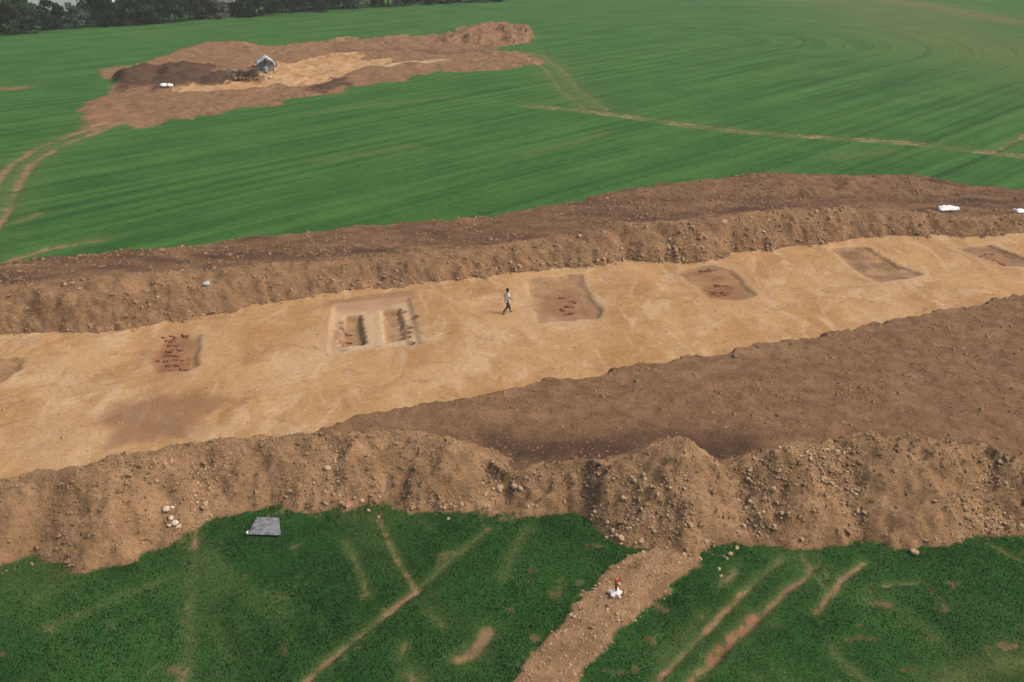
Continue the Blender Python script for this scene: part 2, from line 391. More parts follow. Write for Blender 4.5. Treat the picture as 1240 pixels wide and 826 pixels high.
for j, (pts, hw, gauge, so, th) in enumerate(TRACKS):
    P = ats(pts); lo = P.min(0) - 5; hi = P.max(0) + 5
    s = (X > lo[0]) & (X < hi[0]) & (Y > lo[1]) & (Y < hi[1]); ii = np.where(s)
    x, y = X[ii], Y[ii]; big = 1.0 if y.mean() < 60 else 2.2
    d, u, _ = seg_dist(x + .10 * fbm(x / .9, y / .9, 3, 200 + j) * big, y + .14 * fbm(x / .9, y / .9, 3, 240 + j) * big, P)
    dr = np.abs(d - gauge) if gauge > 0 else d
    if big == 1: so = min(.95, so * 1.05); hw *= 1.0
    brk = np.clip(.95 + 1.1 * fbm(u / 2.6, u * 0 + j, 3, 280 + j), .35, 1) * np.clip(.95 + 1.1 * fbm(x / (.30 * big), y / (.30 * big), 3, 320 + j, .6), .3, 1.05)
    m = np.exp(-(dr / hw) ** 2)
    wide = np.exp(-(d / (hw * 1.8 + gauge * 1.3)) ** 2)
    grass[ii] = np.minimum(grass[ii], 1 - so * m * brk)
    heapm[ii] = np.maximum(heapm[ii], .45 * (grass[ii] < .97) * (d < 4)); pale[ii] = np.maximum(pale[ii], .10 * m)
    thin[ii] = np.maximum(thin[ii], th * np.maximum(m, .7 * wide))
    if j == 2: pale[ii] = np.maximum(pale[ii], .45 * m * brk)
    Z[ii] -= .09 * m * so * (1 if big == 1 else 1.5)
# reddish earth in the deep rut
_d, _u, _ = seg_dist(X + .1 * fbm(X / .4, Y / .4, 3, 331), Y, ats([(840, 822), (870, 786), (910, 744)]))
red = np.maximum(red, np.where(Y < 36, .85 * np.exp(-(_d / .30) ** 2) * np.clip(.7 + 1.6 * fbm(X / .35, Y / .35, 3, 335), 0, 1), 0))
# stony spur running out of the near heap
SPUR = ats([(590, 860), (625, 815), (665, 760), (700, 715), (745, 680), (800, 660), (860, 665), (850, 690), (800, 730), (760, 765), (710, 815), (680, 850)])
sp = sdist(WX + .2 * fbm(X / .6, Y / .6, 2, 160), WY, SPUR)
spm = sstep(-.15, .2, sp)
grass = np.minimum(grass, 1 - spm)
Z += np.where((Y < 40) & (sp > 0), spm * (.1 + .1 * fbm(X / .9, Y / .9, 3, 163)), 0)
in_spur = (sp > 0) & (Y < 36)
# bare tongues where loads were dragged over the toe
# --- the second, smaller dig in the distance
FAR = ats([(105, 134), (130, 108), (122, 86), (180, 74), (215, 62), (258, 50), (290, 50), (330, 55), (400, 49), (480, 46), (540, 41), (562, 34), (590, 28), (628, 30), (644, 42), (640, 52), (596, 59), (640, 66), (652, 75), (600, 85), (520, 92), (430, 103), (400, 112), (330, 125), (240, 140), (150, 152), (118, 154)])
fs = (X > -110) & (X < 30) & (Y > 90) & (Y < 240); fi = np.where(fs)
fx, fy = X[fi], Y[fi]
fwx = fx + 2.6 * fbm(fx / 6, fy / 6, 5, 171, .62); fwy = fy + 5.5 * fbm(fx / 6, fy / 9, 5, 173, .62)
fd = sdist(fwx, fwy, FAR)
grass[fi] = np.minimum(grass[fi], 1 - sstep(-1.6, 1.0, fd + 1.5 * fbm(fx / 1.5, fy / 2.5, 3, 177)))
fz = .45 * fbm(fx / 3.0, fy / 3.0, 5, 175, .6) * (fd > 0)
far_heap = np.zeros(fx.shape, np.int32)
MOUNDS = [([(568, 38), (600, 32), (634, 37)], 1.9, .30, 0), ([(405, 46), (440, 43), (475, 44)], .7, .2, 0), ([(222, 60), (255, 53), (292, 54)], .8, .16, 0),
          ([(158, 94), (178, 84), (205, 82), (218, 90)], 1.5, .28, 1), ([(196, 99), (240, 94), (300, 92)], .9, .20, 1),
          ([(390, 104), (408, 99)], .5, .2, 1)]
fdark = np.zeros(fx.shape)
for k, (pts, h, sl, dk_) in enumerate(MOUNDS):
    d, u, _ = seg_dist(fwx, fwy, ats(pts, h * .6))
    zz = h - d * sl + (.9 if dk_ else .38) * h * fbm(fx / 2.6, fy / 2.6, 4, 180 + k)
    zz = zz - 1.2 * np.maximum(0, .5 - fd)
    hm = zz > .08; far_heap[hm & (zz > fz)] = k + 1
    fz = np.maximum(fz, zz)
    if dk_: fdark = np.maximum(fdark, sstep(0, .3, zz))
ft = sdist(fwx, fwy, ats([(330, 101), (338, 74), (380, 68), (438, 63), (470, 74), (456, 82), (400, 96)]))
ft2 = sdist(fwx, fwy, ats([(200, 112), (230, 104), (330, 97), (340, 104), (260, 112)]))
tm = np.maximum(sstep(-.5, .5, ft), .75 * sstep(-.5, 1, ft2))
fz -= .3 * sstep(-.5, .5, ft)
tan[fi] = np.maximum(tan[fi], tm); dark[fi] = np.maximum(dark[fi], fdark * (1 - tm))
dp, _, _ = seg_dist(fwx, fwy, ats([(455, 83), (500, 78), (545, 73)])); pale[fi] = np.maximum(pale[fi], 1.0 * np.exp(-(dp / .9) ** 2)); tan[fi] = np.maximum(tan[fi], np.exp(-(dp / .9) ** 2))
dd, _, _ = seg_dist(fwx, fwy, ats([(430, 62), (520, 60), (600, 62)])); dark[fi] = np.maximum(dark[fi], .6 * np.exp(-(dd / 1.6) ** 2) * (tm < .3))
heapm = np.maximum(heapm, np.where(Y < 40, spm, 0))
heapm[fi] = np.maximum(heapm[fi], (fd > 0) * .15 * (1 - fdark))
Z[fi] += fz
# thin poor crop in the far right corner and beyond
band, _, _ = seg_dist(X, Y, ats([(940, -20), (1060, 8), (1130, 40), (1240, 66), (1400, 100)]))
thin = np.maximum(thin, .75 * np.exp(-(band / 22) ** 2) * (Y > 100))
band2, _, _ = seg_dist(X, Y, ats([(1020, -8), (1130, 8), (1240, 28), (1400, 55)]))
grass = np.where(Y > 120, np.minimum(grass, 1 - .5 * np.exp(-(band2 / 9) ** 2)), grass)
o_, _, _ = seg_dist(X, Y, ats([(0, 108), (24, 106)])); grass = np.minimum(grass, 1 - .9 * np.exp(-(o_ / 2.0) ** 2))
# crop rows: a long run with a headland turn
P0 = np.array(at(872, 48)); VPd = np.array([(1935 - PW / 2) / FPX, math.cos(TP) + (-(-120 - PH / 2) / FPX) * math.sin(TP)]); VPd /= np.linalg.norm(VPd)
rx, ry = X - P0[0], Y - P0[1]
al = rx * VPd[0] + ry * VPd[1]; ac = rx * -VPd[1] + ry * VPd[0]
row = np.where(al > 0, np.hypot(al, ac), np.abs(ac)) + 1.2 * fbm(X / 40, Y / 40, 2, 190)
along = np.where(al > 0, np.arctan2(al, np.abs(ac) + 1e-6) * 30.0, al)
row = np.where(Y < 45, (X * .80 + Y * .60) + 1.0 * fbm(X / 9, Y / 9, 2, 195), row)

nf = (Y < 40) & (Y > 20)
thin = np.where(nf, np.maximum(thin, .42 * np.clip(2.2 * fbm((X * .8 + Y * .6) / 2.0, (Y * .8 - X * .6) / 6.5, 4, 197, .55) - .15, 0, 1)), thin)
grass = np.where(nf & (grass > .9), grass - .55 * np.clip(4.0 * fbm(X / .8, Y / .8, 4, 199, .6) - 1.35, 0, 1), grass)
# ------------------------------------------------------------------ height lookups
def gz(x, y):
    x = np.atleast_1d(np.asarray(x, float)); y = np.atleast_1d(np.asarray(y, float))
    i = np.clip(np.searchsorted(GX, x) - 1, 0, NX - 2); j = np.clip(np.searchsorted(GY, y) - 1, 0, NY - 2)
    u = (x - GX[i]) / (GX[i + 1] - GX[i]); v = (y - GY[j]) / (GY[j + 1] - GY[j])
    return (Z[j, i] * (1 - u) + Z[j, i + 1] * u) * (1 - v) + (Z[j + 1, i] * (1 - u) + Z[j + 1, i + 1] * u) * v
def look(A, x, y):
    i = np.clip(np.searchsorted(GX, x) - 1, 0, NX - 2); j = np.clip(np.searchsorted(GY, y) - 1, 0, NY - 2)
    return A[j, i]
def hit(px, py):
    """where the sight line through a picture point first meets the ground"""
    d = ray(px, py); t0 = 10.0; t = np.arange(20, 420, .15)
    xs, ys, zs = d.x * t, d.y * t, CAM_H + d.z * t
    below = zs <= gz(xs, ys); k = int(np.argmax(below))
    return Vector((xs[k], ys[k], float(gz(xs[k], ys[k])[0])))

# ------------------------------------------------------------------ materials
def nodes(name):
    m = bpy.data.materials.new(name); m.use_nodes = True
    return m, m.node_tree.nodes, m.node_tree.links, m.node_tree.nodes['Principled BSDF']
def simple(name, c, rough=.8, var=.25, scale=6.0, bump=0.0, spec=.2):
    m, N, L, B = nodes(name)
    tc = N.new('ShaderNodeTexCoord'); n = N.new('ShaderNodeTexNoise'); n.inputs['Scale'].default_value = scale; n.inputs['Detail'].default_value = 5
    L.new(tc.outputs['Object'], n.inputs['Vector'])
    r = N.new('ShaderNodeValToRGB'); r.color_ramp.elements[0].position = .3; r.color_ramp.elements[1].position = .7
    r.color_ramp.elements[0].color = tuple(q * (1 - var) for q in c) + (1,); r.color_ramp.elements[1].color = tuple(min(1, q * (1 + var)) for q in c) + (1,)
    L.new(n.outputs[0], r.inputs[0]); L.new(r.outputs[0], B.inputs['Base Color'])
    B.inputs['Roughness'].default_value = rough; B.inputs['Specular IOR Level'].default_value = spec
    if bump:
        b = N.new('ShaderNodeBump'); b.inputs['Strength'].default_value = bump; b.inputs['Distance'].default_value = .03
        L.new(n.outputs[0], b.inputs['Height']); L.new(b.outputs[0], B.inputs['Normal'])
    return m

def ground_material():
    m, N, L, B = nodes('ground_soil_and_crop')
    geo = N.new('ShaderNodeNewGeometry'); P = geo.outputs['Position']
    def attr(n):
        a = N.new('ShaderNodeAttribute'); a.attribute_name = n; return a
    def noise(scale, detail=4, rough=.55, vec=P, dist=0.0):
        n = N.new('ShaderNodeTexNoise'); n.inputs['Scale'].default_value = scale; n.inputs['Detail'].default_value = detail
        n.inputs['Roughness'].default_value = rough; n.inputs['Distortion'].default_value = dist; L.new(vec, n.inputs['Vector']); return n.outputs[0]
    def math_(op, a, b=None, c=None, clamp=False):
        n = N.new('ShaderNodeMath'); n.operation = op; n.use_clamp = clamp
        for i, q in enumerate((a, b, c)):
            if q is None: continue
            if isinstance(q, (int, float)): n.inputs[i].default_value = q
            else: L.new(q, n.inputs[i])
        return n.outputs[0]
    def mix(f, a, b):
        n = N.new('ShaderNodeMix'); n.data_type = 'RGBA'
        if isinstance(f, (int, float)): n.inputs[0].default_value = f
        else: L.new(f, n.inputs[0])
        for i, q in ((6, a), (7, b)):
            if isinstance(q, tuple): n.inputs[i].default_value = q + (1,)
            else: L.new(q, n.inputs[i])
        return n.outputs[2]
    def sm(lo, hi, v):
        n = N.new('ShaderNodeMapRange'); n.interpolation_type = 'SMOOTHSTEP'
        n.inputs['From Min'].default_value = lo; n.inputs['From Max'].default_value = hi; L.new(v, n.inputs['Value']); return n.outputs[0]
    def bright(col, f):      # multiply colour by scalar socket
        n = N.new('ShaderNodeVectorMath'); n.operation = 'SCALE'; L.new(col, n.inputs[0]); L.new(f, n.inputs['Scale']); return n.outputs[0]
    def vmul(v):
        n = N.new('ShaderNodeVectorMath'); n.operation = 'MULTIPLY'; L.new(P, n.inputs[0]); n.inputs[1].default_value = v; return n.outputs[0]
    def split(a):
        s = N.new('ShaderNodeSeparateColor'); L.new(a.outputs['Color'], s.inputs[0]); return s.outputs[0], s.outputs[1], s.outputs[2]
    gA, tA, dA = split(attr('maskA')); pA, rA, yA = split(attr('maskB')); thA, hA, ndA = split(attr('maskC'))
    rowA = attr('row').outputs['Fac']
    big = noise(.12, 3); mid = noise(.9, 5, .6); fine = noise(5.0, 5, .65); grit = noise(22, 3, .7)
    # soils
    brown = mix(sm(.25, .75, mid), (.142, .081, .045), (.230, .136, .077))
    heap = mix(sm(.25, .75, mid), (.195, .119, .063), (.330, .207, .114))
    soil = mix(hA, brown, heap)
    soil = mix(math_('MULTIPLY', sm(.52, .72, noise(.35, 4)), .45), soil, (.30, .19, .10))
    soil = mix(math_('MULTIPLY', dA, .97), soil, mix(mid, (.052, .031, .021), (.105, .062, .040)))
    tn1 = noise(.22, 5, .6, vmul((1, .55, 1)), .6); tn2 = noise(.55, 5, .6, vmul((1, .45, 1)), 1.2)
    tanc = mix(sm(.3, .7, tn1), (.40, .228, .098), (.53, .335, .165))
    tanc = mix(math_('MULTIPLY', sm(.48, .66, tn2), .75), tanc, (.56, .40, .245))
    tanc = mix(math_('MULTIPLY', sm(.56, .75, noise(.4, 4, .6, vmul((1, .7, 1)), .8)), .75), tanc, (.36, .19, .085))
    # scraper marks along the floor
    rot = N.new('ShaderNodeVectorRotate'); rot.rotation_type = 'Z_AXIS'; rot.inputs['Angle'].default_value = -.42; L.new(P, rot.inputs['Vector'])
    rs = N.new('ShaderNodeVectorMath'); rs.operation = 'MULTIPLY'; L.new(rot.outputs[0], rs.inputs[0]); rs.inputs[1].default_value = (.16, 1.3, 1)
    scr = noise(1.0, 5, .65, rs.outputs[0], 1.5)
    tanc = mix(math_('MULTIPLY', sm(.54, .70, noise(.16, 6, .65, vmul((1, .6, 1)), 1.0)), .55), tanc, (.315, .205, .118))
    tanc = mix(math_('MULTIPLY', sm(.60, .70, noise(1.3, 5, .7, vmul((1, .5, 1)), .5)), .45), tanc, (.56, .41, .26))
    tanc = mix(math_('MULTIPLY', sm(.50, .66, noise(.075, 6, .68, P, .8)), .42), tanc, mix(fine, (.47, .345, .215), (.60, .455, .295)))
    tanc = mix(math_('MULTIPLY', sm(.53, .66, noise(.33, 6, .7, P, 1.0)), .6), tanc, (.325, .195, .10))
    tanc = bright(tanc, math_('MULTIPLY_ADD', scr, .30, .85))
    tanc = bright(tanc, math_('MULTIPLY_ADD', noise(3.2, 6, .72), .5, .75))
    tedge = sm(.38, .62, math_('ADD', tA, math_('MULTIPLY', math_('SUBTRACT', fine, .5), .5)))
    soil = mix(tedge, soil, tanc)
    soil = mix(math_('MULTIPLY', yA, math_('MULTIPLY_ADD', mid, .9, .45), clamp=True), soil, mix(fine, (.190, .115, .066), (.31, .190, .112)))
    soil = mix(math_('MULTIPLY', pA, .85), soil, mix(fine, (.46, .33, .20), (.60, .45, .30)))
    soil = mix(math_('MULTIPLY', rA, sm(.30, .60, fine)), soil, mix(grit, (.17, .066, .034), (.33, .15, .08)))
    soil = bright(soil, math_('MULTIPLY_ADD', math_('ADD', math_('MULTIPLY', fine, math_('SUBTRACT', 1.0, math_('MULTIPLY', tedge, .6))), math_('MULTIPLY', grit, .55)), .95, .30))
    # small pale stones in the soil, none on the scraped floor
    vor = N.new('ShaderNodeTexVoronoi'); vor.inputs['Scale'].default_value = 7.0; L.new(P, vor.inputs['Vector'])
    spk = math_('MULTIPLY', sm(.16, .08, vor.outputs['Distance']), math_('MULTIPLY', sm(.62, .75, noise(2.1, 2)), math_('MULTIPLY', hA, .7)))
    soil = mix(spk, soil, (.42, .32, .22))
    # crop
    wv = math_('SINE', math_('MULTIPLY', rowA, 2 * math.pi / 2.4)); wv2 = math_('SINE', math_('MULTIPLY', rowA, 2 * math.pi / 9.5))
    brk = noise(.10, 4, .6)
    cmb = N.new('ShaderNodeCombineXYZ'); L.new(math_('MULTIPLY', rowA, .8), cmb.inputs[0]); L.new(math_('MULTIPLY', attr('along').outputs['Fac'], .018), cmb.inputs[1])
    streak = noise(1.0, 6, .62, cmb.outputs[0])
    rows = math_('MULTIPLY', math_('ADD', math_('MULTIPLY', wv, .5), math_('MULTIPLY', wv2, .6)), math_('SUBTRACT', brk, .12))
    tram = math_('MULTIPLY', sm(.90, .995, math_('SINE', math_('MULTIPLY', rowA, 2 * math.pi / 7.0))), sm(.30, .55, noise(.05, 3)))
    gsel = math_('ADD', math_('ADD', math_('MULTIPLY', big, .5), math_('MULTIPLY', mid, .35)), math_('ADD', math_('MULTIPLY', rows, .10), math_('MULTIPLY', math_('SUBTRACT', streak, .5), 1.15)))
    g = mix(sm(.10, .78, gsel), (.021, .084, .019), (.066, .162, .038))
    g = mix(math_('MULTIPLY', ndA, .8), g, mix(mid, (.013, .050, .011), (.030, .088, .020)))  # painted-in darkening towards the camera
    g = mix(math_('MULTIPLY', thA, math_('MULTIPLY_ADD', mid, .9, .25), clamp=True), g, mix(fine, (.085, .125, .038), (.15, .155, .062)))
    g = bright(g, math_('SUBTRACT', 1.0, math_('MULTIPLY', tram, .20)))
    g = bright(g, math_('MULTIPLY_ADD', math_('ADD', fine, math_('MULTIPLY', grit, .6)), .6, .52))
    gedge = sm(.16, .78, math_('ADD', gA, math_('ADD', math_('MULTIPLY', math_('SUBTRACT', fine, .5), .8), math_('MULTIPLY', math_('SUBTRACT', grit, .5), .5))))
    col = mix(gedge, soil, g)
    L.new(col, B.inputs['Base Color'])
    B.inputs['Roughness'].default_value = .95; B.inputs['Specular IOR Level'].default_value = .08
    hsum = math_('ADD', math_('MULTIPLY', fine, .6), math_('MULTIPLY', grit, .25))
    hsum = math_('MULTIPLY', hsum, math_('SUBTRACT', 1.0, math_('MULTIPLY', tedge, .72)))
    hsum = math_('ADD', hsum, math_('MULTIPLY', math_('MULTIPLY', wv, gedge), .10))
    b = N.new('ShaderNodeBump'); b.inputs['Strength'].default_value = 1.0; b.inputs['Distance'].default_value = .22
    L.new(hsum, b.inputs['Height']); L.new(b.outputs[0], B.inputs['Normal'])
    return m
M_GROUND = ground_material()
M_STONE = simple('pale_limestone', (.37, .27, .165), .9, .4, 5, .4)
M_STONE_D = simple('brown_stone', (.255, .17, .10), .9, .4, 5, .4)

# ------------------------------------------------------------------ cut the grid into the pieces of the place
zone = np.zeros(X.shape, np.int32)           # 0 field
cz_ = np.zeros(cx.shape, np.int32)
cz_[d_site > 0] = 2                           # stripped brown ground
cz_[d_tan > 0] = 1                            # pale floor
cz_[in_near] = 3
cz_[in_far & ~back_bank] = 4
cz_[back_bank] = 5
pm = (pit_id > 0) & ~in_far & ~in_near
cz_[pm] = 20 + pit_id[pm]
zone[ci] = cz_
zone[in_spur & (zone == 0)] = 6
fz_ = zone[fi]; fz_[(fd > 0)] = 7; hm = (far_heap > 0) & (fd > -.3); fz_[hm] = 40 + far_heap[hm]; zone[fi] = fz_

gyv, gxv = np.gradient(Z, GY, GX)
NRM = np.dstack([-gxv, -gyv, np.ones_like(Z)]); NRM /= np.linalg.norm(NRM, axis=2)[:, :, None]
VALL = np.dstack([X, Y, Z]).reshape(-1, 3); NALL = NRM.reshape(-1, 3)
idx = np.arange(NX * NY).reshape(NY, NX)
FALL = np.stack([idx[:-1, :-1], idx[:-1, 1:], idx[1:, 1:], idx[1:, :-1]], -1).reshape(-1, 4)
fzone = np.maximum(np.maximum(zone[:-1, :-1], zone[:-1, 1:]), np.maximum(zone[1:, 1:], zone[1:, :-1])).reshape(-1)
ones = np.ones(NX * NY)
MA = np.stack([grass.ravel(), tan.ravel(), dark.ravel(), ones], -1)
MBk = np.stack([pale.ravel(), red.ravel(), grey.ravel(), ones], -1)
near_dark = sstep(50, 36, Y) * np.clip(.85 + .8 * fbm(X / 6, Y / 6, 3, 198), 0, 1)  # vignette darkening of the near crop put into its colour, with patchy tone
MC = np.stack([thin.ravel(), heapm.ravel(), near_dark.ravel(), ones], -1)
RW = row.ravel(); AL_ = np.where(Y < 45, X * -.6 + Y * .8, along).ravel()
def zone_obj(name, zid):
    f = FALL[fzone == zid]
    if len(f) == 0: print('EMPTY ZONE', name); return None
    u, inv = np.unique(f, return_inverse=True)
    V = VALL[u]
    me = mesh_np(name, V, inv.reshape(-1, 4))
    for nm, A in (('maskA', MA), ('maskB', MBk), ('maskC', MC)):
        at_ = me.attributes.new(nm, 'FLOAT_COLOR', 'POINT'); at_.data.foreach_set('color', A[u].astype(np.float32).ravel())
    at_ = me.attributes.new('row', 'FLOAT', 'POINT'); at_.data.foreach_set('value', RW[u].astype(np.float32))
    at_ = me.attributes.new('along', 'FLOAT', 'POINT'); at_.data.foreach_set('value', AL_[u].astype(np.float32))
    me.normals_split_custom_set_from_vertices(NALL[u].astype(np.float32).tolist())
    return obj(name, me, M_GROUND)
field = prop(zone_obj('field', 0), 'green crop field with faint drill rows round the excavation', kind='structure')
prop(zone_obj('excavation_floor', 1), 'pale sandy scraped excavation floor', kind='structure')
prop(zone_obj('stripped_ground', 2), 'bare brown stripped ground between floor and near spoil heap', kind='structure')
heap_near = prop(zone_obj('spoil_heap', 3), 'long lobed brown spoil heap with stones in the foreground, along the near grass', 'spoil heap', 'spoil heaps')
heap_far = prop(zone_obj('spoil_heap', 4), 'long low brown spoil bank along the far side of the pale excavation floor', 'spoil heap', 'spoil heaps')
heap_back = prop(zone_obj('spoil_heap', 5), 'second brown spoil bank at right, behind the far bank and against the green field', 'spoil heap', 'spoil heaps')
prop(zone_obj('gravel_track', 6), 'stony earth track running out from the near spoil heap', kind='structure')
prop(zone_obj('stripped_ground', 7), 'distant bare brown stripped patch in the field', kind='structure')
PIT_LABEL = {
 'p0': 'grey-brown excavated patch cut off by the left edge of the photo',
 'p1': 'shallow squarish pit with rows of reddish clay, second feature from left',
 'p2a': 'narrow steep-sided rectangular pit, left one of the pair beside pale baulk',
 'p2b': 'narrow rectangular pit with notched side, right one of the pair beside pale baulk',
 'p3': 'wide shallow grey-brown pit just right of the walking person',
 'p4': 'shallow pit with bright red burnt clay in its middle, right of centre',
 'p5': 'empty mauve-brown shallow pit between the red clay pit and the rightmost pit',
 'p6': 'dark shallow pit with reddish clay at the right edge of the photo'}
PIT_OBJ = {}
for k, nm in enumerate(PITS):
    o = zone_obj('excavation_pit', 21 + k)
    if o: PIT_OBJ[nm] = prop(o, PIT_LABEL[nm], 'pit', 'excavated pits on the pale floor')
FAR_LABEL = ['tall brown mound of spoil at the far right end of the distant dig', 'low brown mound left of the tallest mound at the distant dig', 'low brown berm at the back left of the distant dig',
             'dark topsoil heap at the left end of the distant dig', 'low dark topsoil ridge just right of the white sacks', 'small dark heap at the front edge of the distant sandy floor']
for k in range(len(MOUNDS)):
    o = zone_obj('spoil_heap', 41 + k)
    if o: prop(o, FAR_LABEL[k], 'spoil heap', 'spoil heaps')

# ------------------------------------------------------------------ stones on the heaps
STONE_ME = []
for s in range(8):
    V, F = lump(100 + s, 1 if s < 4 else 1, .3, .75)
    STONE_ME.append((V, F))
stone_meshes = []
for s, (V, F) in enumerate(STONE_ME):
    me = mesh_np('stone', V, F, smooth=False); me.materials.append(M_STONE if s % 3 else M_STONE_D); stone_meshes.append(me)
def scatter(cands_n, weight_fn, n, size_fn, box):
    x = RNG.uniform(box[0], box[1], cands_n); y = RNG.uniform(box[2], box[3], cands_n)
    w = weight_fn(x, y); keep = RNG.uniform(0, 1, cands_n) < w
    x, y = x[keep][:n], y[keep][:n]
    return x, y, size_fn(len(x))
def put_stones(parent, x, y, r, n_single, stuff_name, stuff_label):
    order = np.argsort(-r * 1.0 / np.hypot(y, 24)); x, y, r = x[order], y[order], r[order]
    z = gz(x, y)
    for k in range(min(n_single, len(x))):
        o = bpy.data.objects.new('stone', stone_meshes[k % 8]); COL.objects.link(o); o.parent = parent
        o.location = (x[k], y[k], z[k] + r[k] * .15); o.scale = (r[k],) * 3
        o.rotation_euler = (RNG.uniform(-.5, .5), RNG.uniform(-.5, .5), RNG.uniform(0, 6.28))
    Vs, Fs, n0 = [], [], 0
    mats = []
    for k in range(n_single, len(x)):
        V, F = STONE_LOW[k % len(STONE_LOW)]
        a = RNG.uniform(0, 6.28); c, s_ = math.cos(a), math.sin(a)
        R = np.array([[c, -s_, 0], [s_, c, 0], [0, 0, 1]])
        Vs.append((V * r[k]) @ R.T + np.array([x[k], y[k], z[k] + r[k] * .15])); Fs.append(F + n0); n0 += len(V)
        mats += [0 if (k * 7) % 3 else 1] * len(F)
    if Vs:
        me = mesh_np(stuff_name, np.concatenate(Vs), np.concatenate(Fs), smooth=False)
        me.materials.append(M_STONE); me.materials.append(M_STONE_D)
        me.polygons.foreach_set('material_index', np.array(mats, np.int32))
        o = obj(stuff_name, me, None, parent); prop(o, kind='stuff')
STONE_LOW = [lump(300 + s, 0, .3, .75) for s in range(10)]
inN = np.zeros(X.shape); inN[ci] = in_near & frn & (zn > .05)
TN = np.zeros(X.shape); TN[ci] = tn
inF = np.zeros(X.shape); inF[ci] = in_far & frf
TF = np.zeros(X.shape); TF[ci] = tf
clN = [(905, 600, 1.6), (925, 640, 1.4), (240, 590, 1.0), (1190, 635, 1.2), (760, 640, 1.8), (820, 655, 1.6), (445, 605, 1.0), (535, 612, 1.0), (900, 660, 1.0), (930, 575, 1.0), (350, 600, .8), (690, 610, 1.0), (1000, 560, 1.0)]
clNw = [(hit(a, b), r) for a, b, r in clN]
SMg = np.zeros(X.shape); SMg[ci] = SMOOTH
def wN(x, y):
    inn = look(inN, x, y); t = look(TN, x, y)
    w = .03 + .5 * np.exp(-t / .13)
    for p, r in clNw: w = np.maximum(w, .9 * np.exp(-((x - p.x) ** 2 + (y - p.y) ** 2) / (r * r)))
    w *= np.clip(.1 + 2.2 * (fbm(x / 2.2, y / 2.2, 3, 501) + .28), .06, 1.4)
    sm_ = look(SMg, x, y); w = np.maximum(w, .75 * np.clip(-sm_, 0, 1)) * (1 - .85 * np.clip(sm_, 0, 1))
    return inn * w
x, y, r = scatter(60000, wN, 5200, lambda n: np.clip(RNG.lognormal(-3.05, .5, n), .025, .20), (-26, 30, 30, 42))
put_stones(heap_near, x, y, r, 300, 'small_stones', 'small stones strewn over the near spoil heap')
def wF(x, y):
    inn = look(inF, x, y); t = look(TF, x, y)
    pxx = x / np.hypot(y, 24) * FPX + PW / 2
    right = sstep(430, 760, pxx) * sstep(1130, 1040, pxx)
    return inn * (.03 + .12 * right + (.12 + .88 * right) * np.exp(-t / .18)) * (.4 + 1.1 * (vnoise(x / 1.5, y / 1.5, 511) + .5))
x, y, r = scatter(60000, wF, 2600, lambda n: np.clip(RNG.lognormal(-2.45, .4, n), .05, .24), (-40, 48, 52, 84))
put_stones(heap_far, x, y, r, 300, 'small_stones', 'stones along the foot of the far spoil bank')
spur_o = [o for o in bpy.data.objects if o.name.startswith('gravel_track')][0]
def wS(x, y): return look(in_spur.astype(float), x, y) * (.3 + .7 * (vnoise(x / .9, y / .9, 521) + .5))
x, y, r = scatter(9000, wS, 900, lambda n: np.clip(RNG.lognormal(-3.25, .4, n), .02, .11), (-2, 9, 24, 35))
put_stones(spur_o, x, y, r, 60, 'small_stones', 'small stones on the track')

M_CLOD = simple('soil_clod', (.23, .148, .080), .95, .3, 1.3, .2)
OCT_V = np.array([(1, 0, 0), (-1, 0, 0), (0, 1, 0), (0, -1, 0), (0, 0, 1), (0, 0, -1)], float); OCT_F = np.array([(0, 2, 4), (2, 1, 4), (1, 3, 4), (3, 0, 4), (2, 0, 5), (1, 2, 5), (3, 1, 5), (0, 3, 5)])
M_CRUMB = simple('sand_crumb', (.40, .26, .14), .95, .35, 1.3, .2)
def clods(parent, A, n, box, mu, sg, mx_, mat=None):
    x = RNG.uniform(box[0], box[1], n * 4); y = RNG.uniform(box[2], box[3], n * 4)
    k = RNG.uniform(0, 1, n * 4) < look(A, x, y) * np.clip(.15 + 2.0 * (fbm(x / 2.0, y / 2.0, 3, 531) + .3), .1, 1.2) * .8
    x, y = x[k][:n], y[k][:n]; n = len(x); r = np.clip(RNG.lognormal(mu, sg, n), .02, mx_); z = gz(x, y)
    V = OCT_V[None] * (r[:, None, None] * RNG.uniform(.6, 1.3, (n, 6, 1))); a = RNG.uniform(0, 6.28, n); c, s_ = np.cos(a)[:, None], np.sin(a)[:, None]
    V = np.stack([V[..., 0] * c - V[..., 1] * s_ + x[:, None] + RNG.normal(0, .2, (n, 6)) * r[:, None], V[..., 0] * s_ + V[..., 1] * c + y[:, None], V[..., 2] * .8 + z[:, None] + .1 * r[:, None]], -1).reshape(-1, 3)
    F = (OCT_F[None] + (np.arange(n) * 6)[:, None, None]).reshape(-1, 3)
    o = obj('soil_clods', mesh_np('soil_clods', V, F, False), mat or M_CLOD, parent); prop(o, kind='stuff')
anyN = np.zeros(X.shape); anyN[ci] = in_near; anyF = np.zeros(X.shape); anyF[ci] = in_far
anyB = np.zeros(X.shape); anyB[ci] = (d_site > 0) & (d_tan < .1) & ~in_near & ~in_far
anyL = np.zeros(X.shape); anyL[ci] = (d_tan > -.9) & (d_tan < .25) & (d_tb < 1.3) & ~in_near
anyN *= 1 - .7 * np.clip(SMg, 0, 1)
toeS = np.zeros(X.shape); dtn, _, _ = seg_dist(cwx, cwy, TOE_N); toeS[ci] = np.exp(-(dtn / .32) ** 2) * (cy < 38) * .8
clods(heap_near, toeS, 2600, (-24, 26, 30, 38), -3.1, .5, .12)
clods(heap_near, anyN, 12000, (-26, 30, 30, 44), -3.1, .5, .16)
